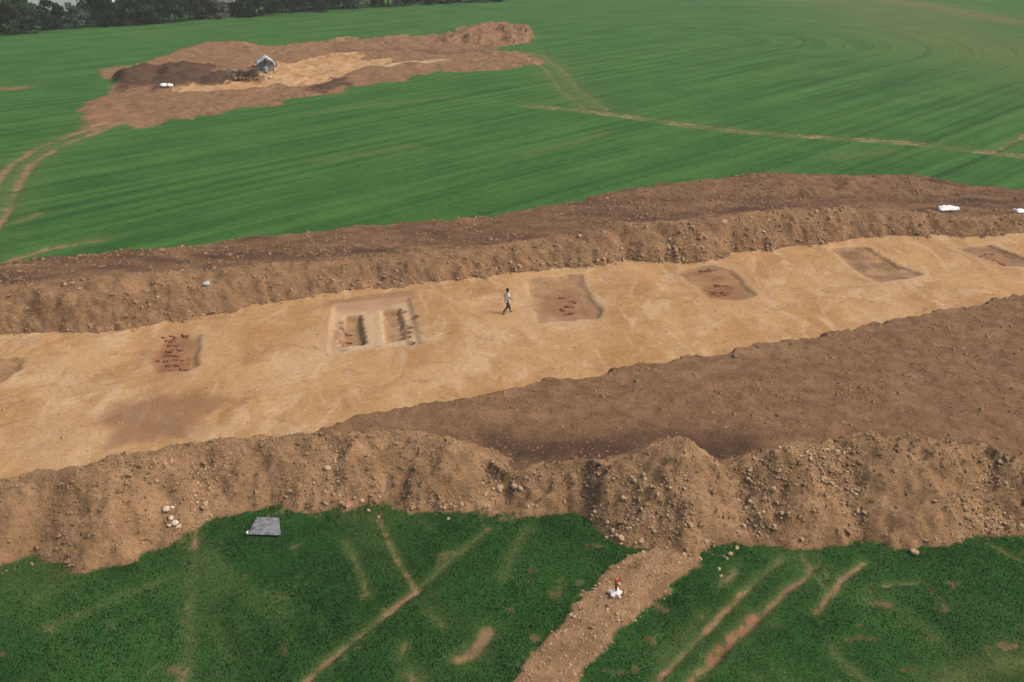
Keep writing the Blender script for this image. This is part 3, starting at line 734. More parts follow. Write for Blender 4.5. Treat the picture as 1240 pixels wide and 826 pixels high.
anyT = np.zeros(X.shape); dtf, _, _ = seg_dist(cwx, cwy, TOE_F); anyT[ci] = np.exp(-(dtf / .35) ** 2) * (.4 + .6 * (cx > -5))
clods(heap_far, anyT, 3500, (-40, 48, 52, 78), -2.35, .45, .26)
clods(heap_far, anyF, 12000, (-40, 48, 52, 92), -2.7, .5, .2)
sg_o = [o for o in bpy.data.objects if o.name == 'stripped_ground'][0]
clods(sg_o, anyB, 9000, (-30, 48, 34, 66), -3.1, .5, .16)
fl_o = bpy.data.objects['excavation_floor']; anyFl = np.zeros(X.shape); anyFl[ci] = (d_tan > .2) & ~in_far & ~in_near
clods(fl_o, anyFl, 2600, (-34, 46, 36, 78), -3.25, .45, .11, M_CRUMB)
clods(sg_o, anyL, 2500, (-30, 48, 34, 70), -2.5, .5, .22)
# ------------------------------------------------------------------ burnt clay lumps in the pits
M_CLAY = simple('burnt_red_clay', (.17, .07, .04), .95, .35, 8, .3)
CL = {'p1': [(203, 413), (212, 411), (222, 409), (205, 419), (214, 418), (207, 425), (216, 424), (203, 431), (211, 431), (200, 437), (210, 437), (219, 436), (208, 443), (217, 443), (213, 448), (220, 448)], 'p3': [(678, 362), (688, 372), (695, 366), (690, 381), (680, 376)],
      'p4': [(866, 346), (871, 354), (878, 347), (873, 358), (880, 356), (864, 353), (855, 329), (861, 328)], 'p6': [(1195, 308), (1208, 318), (1214, 322), (1190, 313)], 'p2a': [(421, 400), (422, 410)]}
for nm, pts in CL.items():
    Vs, Fs, n0 = [], [], 0
    for (px, py) in pts:
        cxx, cyy = at(px, py, FLOOR - .15)
        for q in range(5):
            V, F = STONE_LOW[RNG.integers(10)]; rr = RNG.uniform(.05, .15)
            xx = cxx + RNG.normal() * .20; yy = cyy + RNG.normal() * .10
            Vs.append(V * np.array([rr * 1.5, rr, rr * .8]) + np.array([xx, yy, float(gz(xx, yy)[0]) + rr * .2])); Fs.append(F + n0); n0 += len(V)
    me = mesh_np('clay_lumps', np.concatenate(Vs), np.concatenate(Fs), smooth=False)
    o = obj('clay_lumps', me, M_CLAY, PIT_OBJ[nm]); prop(o, kind='stuff')

# ------------------------------------------------------------------ near crop: leaf blades
def blades(n, box, hmin, hmax, wmul, name, label, mask=None, cat='crop'):
    x = RNG.uniform(box[0], box[1], n); y = RNG.uniform(box[2], box[3], n)
    g = look(grass, x, y); th = look(thin, x, y); zn_ = look(zone, x, y)
    keep = (RNG.uniform(0, 1, n) < np.clip(g * 1.3 - .25, 0, 1) * (1 - .55 * th)) & (zn_ == 0)
    if mask is not None: keep = RNG.uniform(0, 1, n) < look(mask, x, y); th = np.full(n, .55)
    keep &= RNG.uniform(0, 1, n) < sstep(33, 17, np.abs(x - 1)) * .6 + .4 * (np.abs(x - 1) < 20 + 0 * x)
    x, y, th = x[keep], y[keep], th[keep]; n = len(x); z = gz(x, y)
    clump = vnoise(x / .8, y / .8, 601) + .5 * vnoise(x / 3, y / 3, 605)
    ln = RNG.uniform(hmin, hmax, n) * (1 + .5 * clump) * (1 - .4 * th)
    lean = 2.2 + 1.6 * vnoise(x / 5, y / 5, 611) + RNG.normal(0, .7, n)
    tilt = RNG.uniform(.6, 1.25, n)
    dx, dy = np.cos(lean) * np.sin(tilt), np.sin(lean) * np.sin(tilt); dz = np.cos(tilt)
    wa = RNG.uniform(0, 6.28, n); w = RNG.uniform(.010, .020, n) * wmul
    wx, wy = np.cos(wa) * w, np.sin(wa) * w
    B0 = np.stack([x - wx, y - wy, z - .01], -1); B1 = np.stack([x + wx, y + wy, z - .01], -1)
    M0 = np.stack([x + dx * ln * .5 - wx, y + dy * ln * .5 - wy, z + ln * .62 * np.maximum(dz, .5)], -1)
    M1 = np.stack([x + dx * ln * .5 + wx, y + dy * ln * .5 + wy, z + ln * .62 * np.maximum(dz, .5)], -1)
    T = np.stack([x + dx * ln, y + dy * ln, z + ln * dz * .85], -1)
    V = np.stack([B0, B1, M0, M1, T], 1).reshape(-1, 3)
    b = (np.arange(n) * 5)[:, None]
    F = np.concatenate([b + np.array([[0, 1, 3]]), b + np.array([[0, 3, 2]]), b + np.array([[2, 3, 4]])])
    me = mesh_np(name, V, F, smooth=True)
    rn = np.clip(.5 + .6 * fbm((x * .8 + y * .6) / 1.0, (y * .8 - x * .6) / 5.0, 3, 621) + 1.2 * vnoise(x / 7, y / 5, 627) + RNG.normal(0, .09, n), 0, 1)
    a = me.attributes.new('tone', 'FLOAT', 'POINT'); a.data.foreach_set('value', np.repeat(rn, 5).astype(np.float32))
    a = me.attributes.new('dry', 'FLOAT', 'POINT'); a.data.foreach_set('value', np.repeat(np.clip(th * RNG.uniform(.2, 1.1, n), 0, 1), 5).astype(np.float32))
    nrm = np.stack([dx * .3, dy * .3, np.ones(n)], -1); nrm /= np.linalg.norm(nrm, axis=1)[:, None]
    me.normals_split_custom_set_from_vertices(np.repeat(nrm, 5, 0).tolist())
    o = obj(name, me, M_BLADE); prop(o, label, cat, kind='stuff'); return o
M_BLADE, N, L, B = nodes('crop_leaf')
a1 = N.new('ShaderNodeAttribute'); a1.attribute_name = 'tone'; a2 = N.new('ShaderNodeAttribute'); a2.attribute_name = 'dry'
rp = N.new('ShaderNodeValToRGB'); rp.color_ramp.elements[0].color = (.012, .052, .012, 1); rp.color_ramp.elements[1].color = (.044, .122, .028, 1); L.new(a1.outputs['Fac'], rp.inputs[0])
mx = N.new('ShaderNodeMix'); mx.data_type = 'RGBA'; L.new(a2.outputs['Fac'], mx.inputs[0]); L.new(rp.outputs[0], mx.inputs[6]); mx.inputs[7].default_value = (.15, .16, .055, 1)
L.new(mx.outputs[2], B.inputs['Base Color']); B.inputs['Roughness'].default_value = .7; B.inputs['Specular IOR Level'].default_value = .15
blades(430000, (-30, 32, 24, 37.5), .035, .080, .62, 'crop_leaves', 'dark green young crop leaves in the foreground')

wm = np.zeros(X.shape); wm[ci] = np.exp(-(gb / .9) ** 2) * np.clip(4.0 * fbm(cx / .9, cy / .9, 3, 701) - .15, 0, 1) * .8 * (cx < at(440, 520)[0])
for (px, py, r_) in [(770, 688, .25), (738, 752, .14), (790, 700, .18), (700, 745, .12), (812, 682, .15)]:
    hx, hy = at(px, py, .1); wm = np.maximum(wm, .9 * np.exp(-((X - hx) ** 2 + (Y - hy) ** 2) / (r_ * r_)))
blades(120000, (-26, 9, 26, 44), .05, .13, .8, 'weeds', 'sparse grey-green weeds on top of the near heap at left', wm, 'weeds')
# ------------------------------------------------------------------ loose stones lying out on the grass
def loose(px, py, r, label, group=None, mat=None, k=0):
    p = hit(px, py); V, F = lump(700 + k, 1, .3, .7)
    me = mesh_np('loose_stone', V * r, F, smooth=False)
    o = obj('loose_stone', me, mat or M_STONE); o.location = (p.x, p.y, p.z + r * .25); o.rotation_euler = (0, 0, k * 1.7)
    return prop(o, label, 'stone', group)
M_STONE_W = simple('white_limestone', (.55, .47, .38), .9, .25, 5, .3)
loose(1107, 671, .24, 'single large pale boulder on the grass below the right end of the near heap', k=1)
for k, (a, b, r) in enumerate([(203, 622, .17), (207, 629, .15), (212, 635, .16), (205, 637, .12), (217, 640, .13), (209, 617, .11)]):
    loose(a, b, r, ('largest white stone, near the top of', 'white stone in the middle of', 'second largest white stone, low in', 'small low white stone left in', 'lowest white stone of', 'topmost small white stone of')[k] + ' the white cluster at the left heap toe', 'white stones at the heap toe', M_STONE_W, 10 + k)
for k, (a, b, r) in enumerate([(734, 653, .11), (752, 659, .10), (776, 657, .14), (742, 648, .09)]):
    loose(a, b, r, ('second pale stone from the left', 'third pale stone from the left', 'largest, rightmost pale stone', 'smallest, leftmost pale stone')[k] + ' on the grass tip left of the stony track', 'stones by the track', k=20 + k)
for k, (a, b, r) in enumerate([(870, 690, .12), (884, 672, .16), (892, 665, .12), (880, 678, .10), (873, 700, .09)]):
    loose(a, b, r, ('second lowest pale stone', 'largest pale stone', 'topmost pale stone', 'middle pale stone', 'lowest, smallest pale stone')[k] + ' rolled onto the grass right of the stony track', 'stones right of the track', k=30 + k)
for k, (a, b, r) in enumerate([(458, 628, .10), (543, 630, .10), (446, 620, .12)]):
    loose(a, b, r, ('small pale stone at the top of the left wheel mark', 'lone small pale stone right of the wheel marks', 'pale stone half on the heap toe left of the wheel mark')[k] + ', before the near heap', 'stones before the heap', k=40 + k)

# ------------------------------------------------------------------ sheets, sacks and marker
def crumpled(name, w, d, h, mat, seed, parent=None, n=16, thick=.012, sag=.6, wob=.22):
    u, v = np.meshgrid(np.linspace(-.5, .5, n), np.linspace(-.5, .5, n))
    ed = np.minimum(.5 - np.abs(u), .5 - np.abs(v)) * 2
    ux = u + wob * fbm(u * 3 + seed, v * 3, 3, seed); vx = v + wob * fbm(u * 4, v * 4 + seed, 3, seed + 3)
    z = h * (.25 + sag * np.abs(fbm(u * 5, v * 5, 3, seed + 7)) * 2 + .3 * sstep(0, .4, ed)) * sstep(-.02, .12, ed) + .02
    Vt = np.stack([ux * w, vx * d, z], -1).reshape(-1, 3); Vb = Vt - np.array([0, 0, thick])
    id_ = np.arange(n * n).reshape(n, n)
    f = np.stack([id_[:-1, :-1], id_[:-1, 1:], id_[1:, 1:], id_[1:, :-1]], -1).reshape(-1, 4)
    rim = np.concatenate([id_[0, :], id_[1:, -1], id_[-1, -2::-1], id_[-2:0:-1, 0]])
    rn = np.roll(rim, -1); side = np.stack([rn, rim, rim + n * n, rn + n * n], -1)
    me = mesh_np(name, np.concatenate([Vt, Vb]), np.concatenate([f, f[:, ::-1] + n * n, side]), smooth=True)
    return obj(name, me, mat, parent)
M_TARP = simple('grey_blue_tarpaulin', (.145, .15, .17), .75, .45, 6, .3, .4)
M_WHITE = simple('white_plastic_sheet', (.72, .72, .72), .5, .1, 3, .2, .4)
M_BLUEW = simple('pale_blue_plastic', (.34, .38, .42), .5, .2, 3, .2, .4)
M_SACK = simple('white_woven_sack', (.66, .63, .60), .8, .15, 6, .3)
p = hit(322, 640)
t = empty('tarpaulin', p, -.06); prop(t, 'grey-blue tarpaulin lying on the grass at the foot of the near heap', 'tarpaulin')
sh = crumpled('sheet', 1.20, 1.25, .07, M_TARP, 31, t, 20, wob=.035); sh.location.z = .06
for v in sh.data.vertices:      # narrower far edge and a slight shear as it lies
    v.co.x -= .34 * v.co.y * (v.co.x / .6 + 1) / 2 - .02 * v.co.y
mb = MB(); mb.box((-.60, -.55, .10), (.05, .16, .10)); mb.build('folded_hem', M_WHITE, t)
p = hit(1149, 254); o = crumpled('plastic_sheet', 1.7, .9, .22, M_WHITE, 47, None, 16); o.location = p; o.rotation_euler.z = .15
prop(o, 'crumpled white plastic sheet on the far bank, left of the one at the photo edge', 'plastic sheet')
p = hit(1237, 257); o = crumpled('plastic_sheet', 1.1, .9, .22, M_WHITE, 53, None, 16); o.location = p
prop(o, 'crumpled white plastic sheet on the far bank at the right edge of the photo', 'plastic sheet')
p = hit(250, 346); o = crumpled('plastic_bag', .45, .4, .16, M_BLUEW, 59, None, 12); o.location = p
prop(o, 'small pale blue plastic bag on the left part of the far bank', 'bag')

p = hit(746, 722)
t = empty('survey_marker', p); prop(t, 'reddish survey peg standing in a white sack on the stony track', 'survey marker')
rg = np.random.default_rng(5)
V, F = lump(801, 2, .5, .55); V = V * np.array([.29, .27, .24]); V[:, 2] += .07
V[:, :2] *= (1 + .22 * np.sin(np.arctan2(V[:, 1], V[:, 0]) * 5 + .6))[:, None]
sack = obj('sack', mesh_np('sack', V, F, smooth=True), M_SACK, t)
mb = MB(); mb.tube([(0.0, .04, -.25), (0, .04, .1), (-.01, .045, .36), (-.01, .05, .50)], [.04, .04, .038, .037], 8); mb.build('peg', simple('dark_stained_wood', (.085, .03, .02), .8, .2, 10), t, True)
M_OR = simple('faded_orange_paint', (.55, .13, .04), .7, .2, 10)
mb = MB(); mb.tube([(-.01, .05, .50), (-.012, .052, .74)], [.055, .05], 8); mb.build('painted_tip', M_OR, t, True)
mb = MB(); mb.add([(.03, .05, .70), (.15, .03, .67), (.14, .05, .57), (.03, .055, .60), (.03, .062, .70), (.15, .042, .67), (.14, .062, .57), (.03, .067, .60)], [(0, 1, 2, 3), (7, 6, 5, 4), (0, 4, 5, 1), (1, 5, 6, 2), (2, 6, 7, 3), (3, 7, 4, 0)]); mb.build('ribbon', M_OR, t)

# ------------------------------------------------------------------ the person walking across the floor
def skin_obj(name, verts, edges, radii, root, mat, parent, sub=2):
    me = bpy.data.meshes.new(name); me.from_pydata(verts, edges, []); me.update()
    o = obj(name, me, mat, parent)
    md = o.modifiers.new('skin', 'SKIN'); md.use_smooth_shade = True
    sv = me.skin_vertices[0].data
    for i, r_ in enumerate(radii): sv[i].radius = (r_, r_) if not hasattr(r_, '__len__') else r_
    for s_ in sv: s_.use_root = False
    sv[root].use_root = True
    sb = o.modifiers.new('sub', 'SUBSURF'); sb.levels = sub; sb.render_levels = sub
    return o
def chain_mesh(parts):
    vs_, es, rs = [], [], []
    for pts in parts:
        prev = None
        for (co, r_) in pts:
            hit_ = next((i for i, v in enumerate(vs_) if (Vector(v) - Vector(co)).length < 1e-5), None)
            if hit_ is None: vs_.append(co); rs.append(r_); hit_ = len(vs_) - 1
            if prev is not None and prev != hit_: es.append((prev, hit_))
            prev = hit_
    return vs_, es, rs
fp = hit(614, 380)
per = empty('person', fp, math.radians(-62)); prop(per, 'person in white shirt and dark trousers walking across the pale floor', 'person')
M_SKIN = simple('skin', (.20, .105, .065), .6, .1, 5); M_SHIRT = simple('white_cotton', (.70, .68, .66), .9, .08, 8); M_TROU = simple('dark_denim', (.045, .047, .055), .9, .2, 10)
M_HAIR = simple('dark_hair', (.018, .013, .01), .7, .2, 20); M_SHOE = simple('dark_leather', (.04, .03, .022), .6, .2, 10); M_BAGD = simple('dark_bag_cloth', (.03, .026, .024), .9, .2, 10)
# figure faces +Y in its own frame; mid stride
hipL, hipR = (-.10, 0, .92), (.10, 0, .92); kL, kR = (-.10, .20, .52), (.10, -.02, .50); aL, aR = (-.10, .30, .09), (.10, -.36, .14)
shL, shR = (-.19, .02, 1.42), (.19, .02, 1.42); eL, eR = (-.26, -.10, 1.16), (.25, .06, 1.14); wL, wR = (-.25, .06, .98), (.22, .26, 1.04)
parts = [[((0, 0, .95), .13), (hipL, .095), (kL, .062), (aL, .042), ((-.10, .44, .05), .032)], [((0, 0, .95), .13), (hipR, .095), (kR, .062), (aR, .042), ((.10, -.26, .04), .032)],
         [((0, 0, .95), .13), ((0, .01, 1.15), .125), ((0, .02, 1.36), .14), ((0, .03, 1.50), .056), ((0, .045, 1.58), .075), ((0, .05, 1.66), .10), ((0, .045, 1.73), .075)],
         [((0, .02, 1.36), .14), (shL, .062), (eL, .044), (wL, .030), ((-.245, .10, .93), .034), ((-.24, .13, .89), .024)], [((0, .02, 1.36), .14), (shR, .062), (eR, .044), (wR, .030), ((.215, .32, 1.02), .034), ((.21, .36, 1.0), .024)]]
v_, e_, r_ = chain_mesh(parts); body = skin_obj('body', v_, e_, r_, 0, M_SKIN, per)
for side, (bx_, by_, bz_), dr in ((-1, (-.24, .13, .89), (0, .25, -1)), (1, (.21, .36, 1.0), (0, .95, -.35))):
    d = Vector(dr).normalized(); sidev = Vector((1, 0, 0)); mb = MB()
    for f_ in range(4):
        o_ = Vector((bx_, by_, bz_)) + sidev * (f_ - 1.5) * .017
        ln = (.075, .085, .08, .062)[f_]
        mb.tube([o_ - d * .02, o_ + d * ln * .55, o_ + d * ln + Vector((0, -.012, -.008))], [.0095, .009, .007], 6)
    th = Vector((bx_, by_, bz_)) - d * .035
    mb.tube([th, th + Vector((-side * .04, .01, -.01)) + d * .02, th + Vector((-side * .045, .015, -.01)) + d * .05], [.011, .010, .008], 6)
    mb.build('fingers', M_SKIN, body, True)
v_, e_, r_ = chain_mesh([[((0, 0, 1.0), .155), ((0, .01, 1.15), .150), ((0, .02, 1.35), .165), ((0, .03, 1.46), .085)], [((0, .02, 1.35), .165), (shL, .082), ((-.235, -.05, 1.26), .072)], [((0, .02, 1.35), .165), (shR, .082), ((.23, .045, 1.24), .072)], [((0, 0, 1.0), .155), ((0, 0, .90), .158)]])
skin_obj('shirt', v_, e_, r_, 0, M_SHIRT, per)
v_, e_, r_ = chain_mesh([[((0, 0, .99), .145), ((0, 0, .93), .145), (hipL, .112), (kL, .082), ((-.10, .285, .14), .068)], [((0, 0, .93), .145), (hipR, .112), (kR, .082), ((.10, -.335, .18), .068)]])
skin_obj('trousers', v_, e_, r_, 1, M_TROU, per)
V, F = lump(811, 2, .1, 1.0); V = V / np.abs(V).max() * np.array([.118, .128, .115]); V[:, 2] = np.maximum(V[:, 2], -.035 - .06 * (V[:, 1] < 0.01)); hair = obj('hair', mesh_np('hair', V + np.array([0, .030, 1.705]), F), M_HAIR, per)
for sx, (ax, ay, az), pit in ((-1, aL, .0), (1, aR, -.45)):
    v_, e_, r_ = chain_mesh([[((ax, ay - .05, az - .045), .045), ((ax, ay + .06, az - .05), .048), ((ax, ay + .17, az - .06 + pit * .12), .036)]]); skin_obj('shoe', v_, e_, r_, 0, M_SHOE, per, 1)
# face: nose, eyes, ears
mb = MB(); mb.tube([(0, .145, 1.665), (0, .165, 1.635), (0, .15, 1.62)], [.010, .016, .012], 6); mb.build('nose', M_SKIN, body, True)
for sx in (-1, 1):
    mb = MB(); mb.tube([(sx * .035, .138, 1.665), (sx * .035, .150, 1.665)], [.012, .006], 6); mb.build('eye', M_HAIR, body, True)
    mb = MB(); mb.tube([(sx * .094, .04, 1.62), (sx * .108, .03, 1.65), (sx * .098, .035, 1.685)], [.010, .016, .010], 6); mb.build('ear', M_SKIN, body, True)
mb = MB(); mb.tube([(-.025, .140, 1.600), (0, .150, 1.598), (.025, .140, 1.600)], [.004, .007, .004], 6); mb.build('mouth', simple('lips', (.16, .06, .045), .6), body, True)
per.scale = (.95, .95, .95)

# ------------------------------------------------------------------ things at the distant dig
p = hit(201, 106); t = empty('sack_pile', p); prop(t, 'two bright white sacks lying by the dark topsoil heap in the distant dig', 'sacks')
for k, (dx, dy, w) in enumerate([(-.3, 0, .6), (.45, .15, .45)]):
    V, F = lump(820 + k, 2, .3, .6); sk = obj('sack', mesh_np('sack', V * np.array([w, .5, .6]), F), M_WHITE, t); sk.location = (dx, dy, .3)
# tarpaulin shelter
p = hit(322, 88); t = empty('tarpaulin_shelter', p, .25); t.scale = (.9, .9, .85); prop(t, 'pale grey-blue tarpaulin shelter on poles at the distant dig', 'shelter')
M_POLE = simple('dark_pole', (.06, .05, .045), .7, .2, 5)
for (sx, sy, h) in ((-1.35, -1.0, 1.75), (1.35, -1.0, 1.7), (-1.35, 1.0, 1.6), (1.35, 1.0, 1.55), (0, 1.0, 2.1)):
    mb = MB(); mb.tube([(sx, sy, -.2), (sx * .97, sy * .97, h)], .05, 6); mb.build('pole', M_POLE, t)
n = 14; u, v = np.meshgrid(np.linspace(-1, 1, n), np.linspace(-1, 1, n))
z = 2.75 - .95 * np.abs(u) ** 2.2 - .55 * np.clip(v, 0, 1) ** 2 - .35 * np.clip(-v, 0, 1) ** 2 + .55 * fbm(u * 1.9, v * 1.9, 3, 830)
Vt = np.stack([u * (1.6 + .3 * fbm(v * 2, u * 2, 2, 832)), v * (1.35 + .3 * fbm(u * 2, v * 2, 2, 834)), z], -1).reshape(-1, 3); id_ = np.arange(n * n).reshape(n, n)
f = np.stack([id_[:-1, :-1], id_[:-1, 1:], id_[1:, 1:], id_[1:, :-1]], -1).reshape(-1, 4)
M_TARP2 = simple('pale_blue_tarpaulin', (.30, .37, .42), .6, .6, .9, .2, .4)
cv = obj('roof_sheet', mesh_np('roof_sheet', Vt, f), M_TARP2, t); sd_ = cv.modifiers.new('th', 'SOLIDIFY'); sd_.thickness = .03
n = 10; u, v = np.meshgrid(np.linspace(-1, 1, n), np.linspace(0, 1, n))
Vt = np.stack([u * 1.4, 1.15 + .12 * fbm(u * 3, v * 3, 2, 841), v * (1.9 - .5 * u * u) + .02], -1).reshape(-1, 3); id_ = np.arange(n * n).reshape(n, n)
f = np.stack([id_[:-1, :-1], id_[:-1, 1:], id_[1:, 1:], id_[1:, :-1]], -1).reshape(-1, 4)
cv = obj('back_sheet', mesh_np('back_sheet', Vt, f), M_TARP2, t); sd_ = cv.modifiers.new('th', 'SOLIDIFY'); sd_.thickness = .03
# gear under the shelter
t2 = empty('storage_drum', (p.x + .2, p.y - .6, p.z)); prop(t2, 'pale blue storage drum standing in front of the distant shelter', 'drum')
mb = MB(); mb.tube([(0, 0, 0), (0, 0, .25), (0, 0, .3), (0, 0, .6), (0, 0, .65), (0, 0, .9)], [.29, .29, .31, .31, .29, .29], 14); mb.build('drum_body', M_BLUEW, t2, True)
mb = MB(); mb.tube([(0, 0, .9), (0, 0, .94)], [.27, .25], 14); mb.build('lid', M_WHITE, t2)
# pile of boards and rubble
p = hit(296, 94); t = empty('board_pile', p, .1); prop(t, 'dark pile of boards and rubble left of the distant shelter', 'board pile')
M_BOARD = simple('weathered_board', (.30, .25, .19), .85, .3, 3); M_DARKB = simple('dark_scrap', (.05, .045, .04), .9, .3, 3)
rr = random.Random(3)
for k in range(16):
    mb = MB(); L_ = rr.uniform(1.4, 3.0)
    M_ = Matrix.Rotation(rr.uniform(-.9, .9), 4, 'Z') @ Matrix.Rotation(rr.uniform(-.28, .28), 4, 'Y')
    mb.box((rr.uniform(-1.8, 1.8), rr.uniform(-1.1, 1.1), (.30 + .055 * k)), (L_, rr.uniform(.16, .4), .05), M_.to_3x3())
    mb.build('board', M_BOARD if k % 3 == 0 else M_DARKB, t)
Vs, Fs, n0 = [], [], 0
for k in range(170):
    V, F = STONE_LOW[k % 10]; r1 = rr.uniform(.1, .32); xx, yy = rr.gauss(0, 1.3), rr.gauss(0, .7)
    Vs.append(V * r1 + np.array([xx, yy, max(0, rr.uniform(.2, .95) - .25 * abs(xx) - .4 * abs(yy))])); Fs.append(F + n0); n0 += len(V)
o = obj('rubble', mesh_np('rubble', np.concatenate(Vs), np.concatenate(Fs), False), M_STONE_D, t); prop(o, kind='stuff')
p = hit(312, 82); V, F = lump(850, 2, .4, .6); o = obj('clay_heap', mesh_np('clay_heap', V * np.array([.9, .8, .9]), F), simple('orange_clay', (.36, .17, .07), .95, .3, 3)); o.location = (p.x, p.y, p.z + .15)
prop(o, 'small orange clay heap against the left side of the distant shelter', 'clay heap')
for k, (a, b, r1, lb) in enumerate([(327, 95, .35, 'pale stone block in front of the distant shelter'), (307, 91, .35, 'white stone block at the right end of the distant board pile'), (313, 96, .3, 'low pale stone block between board pile and shelter front')]):
    loose(a, b, r1, lb, None, M_STONE_W, 60 + k)

# ------------------------------------------------------------------ hedgerow trees along the far edge of the field
def leaf_mat(name, c0, c1):
    m, N, L, B = nodes(name)
    oi = N.new('ShaderNodeAttribute'); oi.attribute_name = 'tone'
    r = N.new('ShaderNodeValToRGB'); r.color_ramp.elements[0].color = c0 + (1,); r.color_ramp.elements[1].color = c1 + (1,)
    L.new(oi.outputs['Fac'], r.inputs[0]); L.new(r.outputs[0], B.inputs['Base Color']); B.inputs['Roughness'].default_value = .7; B.inputs['Specular IOR Level'].default_value = .1
    return m
LM = [leaf_mat('dark_foliage', (.005, .018, .009), (.020, .052, .022)), leaf_mat('mid_foliage', (.009, .030, .010), (.036, .080, .024)), leaf_mat('grey_blossom_foliage', (.03, .05, .035), (.16, .18, .14)), leaf_mat('olive_foliage', (.014, .027, .011), (.05, .07, .028))]
M_BARK = simple('bark', (.06, .045, .035), .95, .3, 3)
def crown_mesh(seed, h, w, low):
    rg = np.random.default_rng(seed); pts = []; tn_ = []
    nc = 26
    for c in range(nc):
        a = rg.uniform(0, 6.28); zc = rg.uniform(low, .93); prof = math.sin(min(1, (zc - low + .18) / (1.05 - low)) * math.pi) ** .6
        rr_ = w * .5 * prof * math.sqrt(rg.uniform(0.1, 1)); cc = np.array([math.cos(a) * rr_, math.sin(a) * rr_, zc * h])
        cr = h * rg.uniform(.08, .16)
        d = rg.normal(size=(120, 3)); d /= np.linalg.norm(d, axis=1)[:, None]
        pts.append(cc + d * (cr * rg.uniform(.45, 1.05, (120, 1))) * np.array([1.1, 1.1, .8])); tn_.append(np.clip(rg.uniform(.2, .7) + rg.normal(0, .18, 120), 0, 1))
    P = np.concatenate(pts); T = np.concatenate(tn_); n = len(P)
    P[:, 2] = np.clip(P[:, 2], .05, None)
    A = rg.normal(size=(n, 3)); A /= np.linalg.norm(A, axis=1)[:, None]; Bv = np.cross(A, rg.normal(size=(n, 3))); Bv /= np.linalg.norm(Bv, axis=1)[:, None]
    s = rg.uniform(.15, .30, (n, 1))
    V = np.stack([P - A * s, P + Bv * s * .6, P + A * s, P - Bv * s * .6], 1).reshape(-1, 3)
    F = np.arange(n * 4).reshape(-1, 4)
    me = mesh_np('crown', V, F, False)
    a = me.attributes.new('tone', 'FLOAT', 'POINT'); a.data.foreach_set('value', np.repeat(T, 4).astype(np.float32))
    return me
def trunk_mb(seed, h):
    rg = random.Random(seed); mb = MB(); top = (rg.uniform(-.3, .3), rg.uniform(-.3, .3), h * .75)
    mb.tube([(0, 0, -.3), (0, 0, h * .1), (top[0] * .4, top[1] * .4, h * .4), top], [h * .035, h * .026, h * .02, h * .006], 7)
    for k in range(6):
        a = rg.uniform(0, 6.28); z0 = h * rg.uniform(.25, .6); l = h * rg.uniform(.2, .32)
        mb.tube([(top[0] * z0 / h, top[1] * z0 / h, z0), (math.cos(a) * l * .6, math.sin(a) * l * .6, z0 + l * .5), (math.cos(a) * l, math.sin(a) * l, z0 + l * .75)], [h * .012, h * .008, h * .003], 5)
    me = bpy.data.meshes.new('trunk'); me.from_pydata(mb.v, [], mb.f); me.update(); me.materials.append(M_BARK); return me
PROTO = []
for k in range(8):
    w = (.75, .9, 1.15, .8, 1.0, .7, 1.2, .95)[k]
    PROTO.append((crown_mesh(900 + k, 1.0 * 6, w * 6, (.10, .06, .05, .15, .05, .12, .04, .08)[k]), trunk_mb(930 + k, 6)))
CM = {}
def tree(x, y, h, k, mi, label, group):
    z = float(gz(x, y)[0]); t = empty('hedgerow_tree', (x, y, z), random.uniform(0, 6.28)); s = h / 6.0
    key = (k, mi)
    if key not in CM:
        me = PROTO[k][0].copy(); me.materials.clear(); me.materials.append(LM[mi]); CM[key] = me
    for nm, me in (('crown', CM[key]), ('trunk', PROTO[k][1])):
        o = bpy.data.objects.new(nm, me); COL.objects.link(o); o.parent = t
    wv_ = random.uniform(1.1, 1.4); t.scale = (s * wv_, s * wv_, s)
    prop(t, label, 'tree', group)
ORD = ['first', 'second', 'third', 'fourth', 'fifth', 'sixth', 'seventh', 'eighth', 'ninth', 'tenth', 'eleventh', 'twelfth', 'thirteenth', 'fourteenth', 'fifteenth', 'sixteenth', 'seventeenth', 'eighteenth', 'nineteenth', 'twentieth', 'twenty-first', 'twenty-second', 'twenty-third', 'twenty-fourth', 'twenty-fifth', 'twenty-sixth', 'twenty-seventh', 'twenty-eighth', 'twenty-ninth', 'thirtieth', 'thirty-first', 'thirty-second', 'thirty-third', 'thirty-fourth', 'thirty-fifth', 'thirty-sixth', 'thirty-seventh', 'thirty-eighth', 'thirty-ninth', 'fortieth', 'forty-first', 'forty-second']
HEDGE = [(-40, 40, 0), (-18, 42, 1), (4, 31, 0), (22, 50, 1), (38, 22, 0), (54, 32, 0), (70, 24, 3), (86, 24, 2), (99, 25, 2), (114, 38, 0), (128, 31, 0), (142, 24, 2), (154, 42, 1), (168, 36, 0), (181, 28, 0), (196, 40, 1), (212, 38, 0), (228, 36, 3), (244, 34, 0), (258, 28, 2), (271, 12, 1), (284, 15, 3), (297, 34, 0), (312, 34, 3), (328, 36, 0), (344, 34, 0), (360, 36, 1), (378, 34, 0), (396, 34, 0), (414, 32, 0), (432, 32, 2), (450, 30, 0), (470, 28, 0), (490, 28, 0), (510, 26, 0), (530, 26, 0), (552, 26, 0), (576, 26, 0), (600, 26, 0)]
LOOK = ['dark green', 'mid green', 'pale greyish blossoming', 'olive green']
for k, (px, hp, mi) in enumerate(HEDGE):
    base_y = np.interp(px, [-40, 0, 130, 260, 400, 560, 640], [45, 42, 33.5, 23, 12.5, 4, 1])
    x, y = at(px, base_y - 1); h = hp * math.hypot(y, 24) / FPX * 1.02
    tree(x, y + random.uniform(0, 3), h, (k * 5 + 3) % 8, mi, f'{LOOK[mi]} hedgerow tree, {ORD[k]} from the left in the front tree row', 'trees along the far field edge')
k = 0
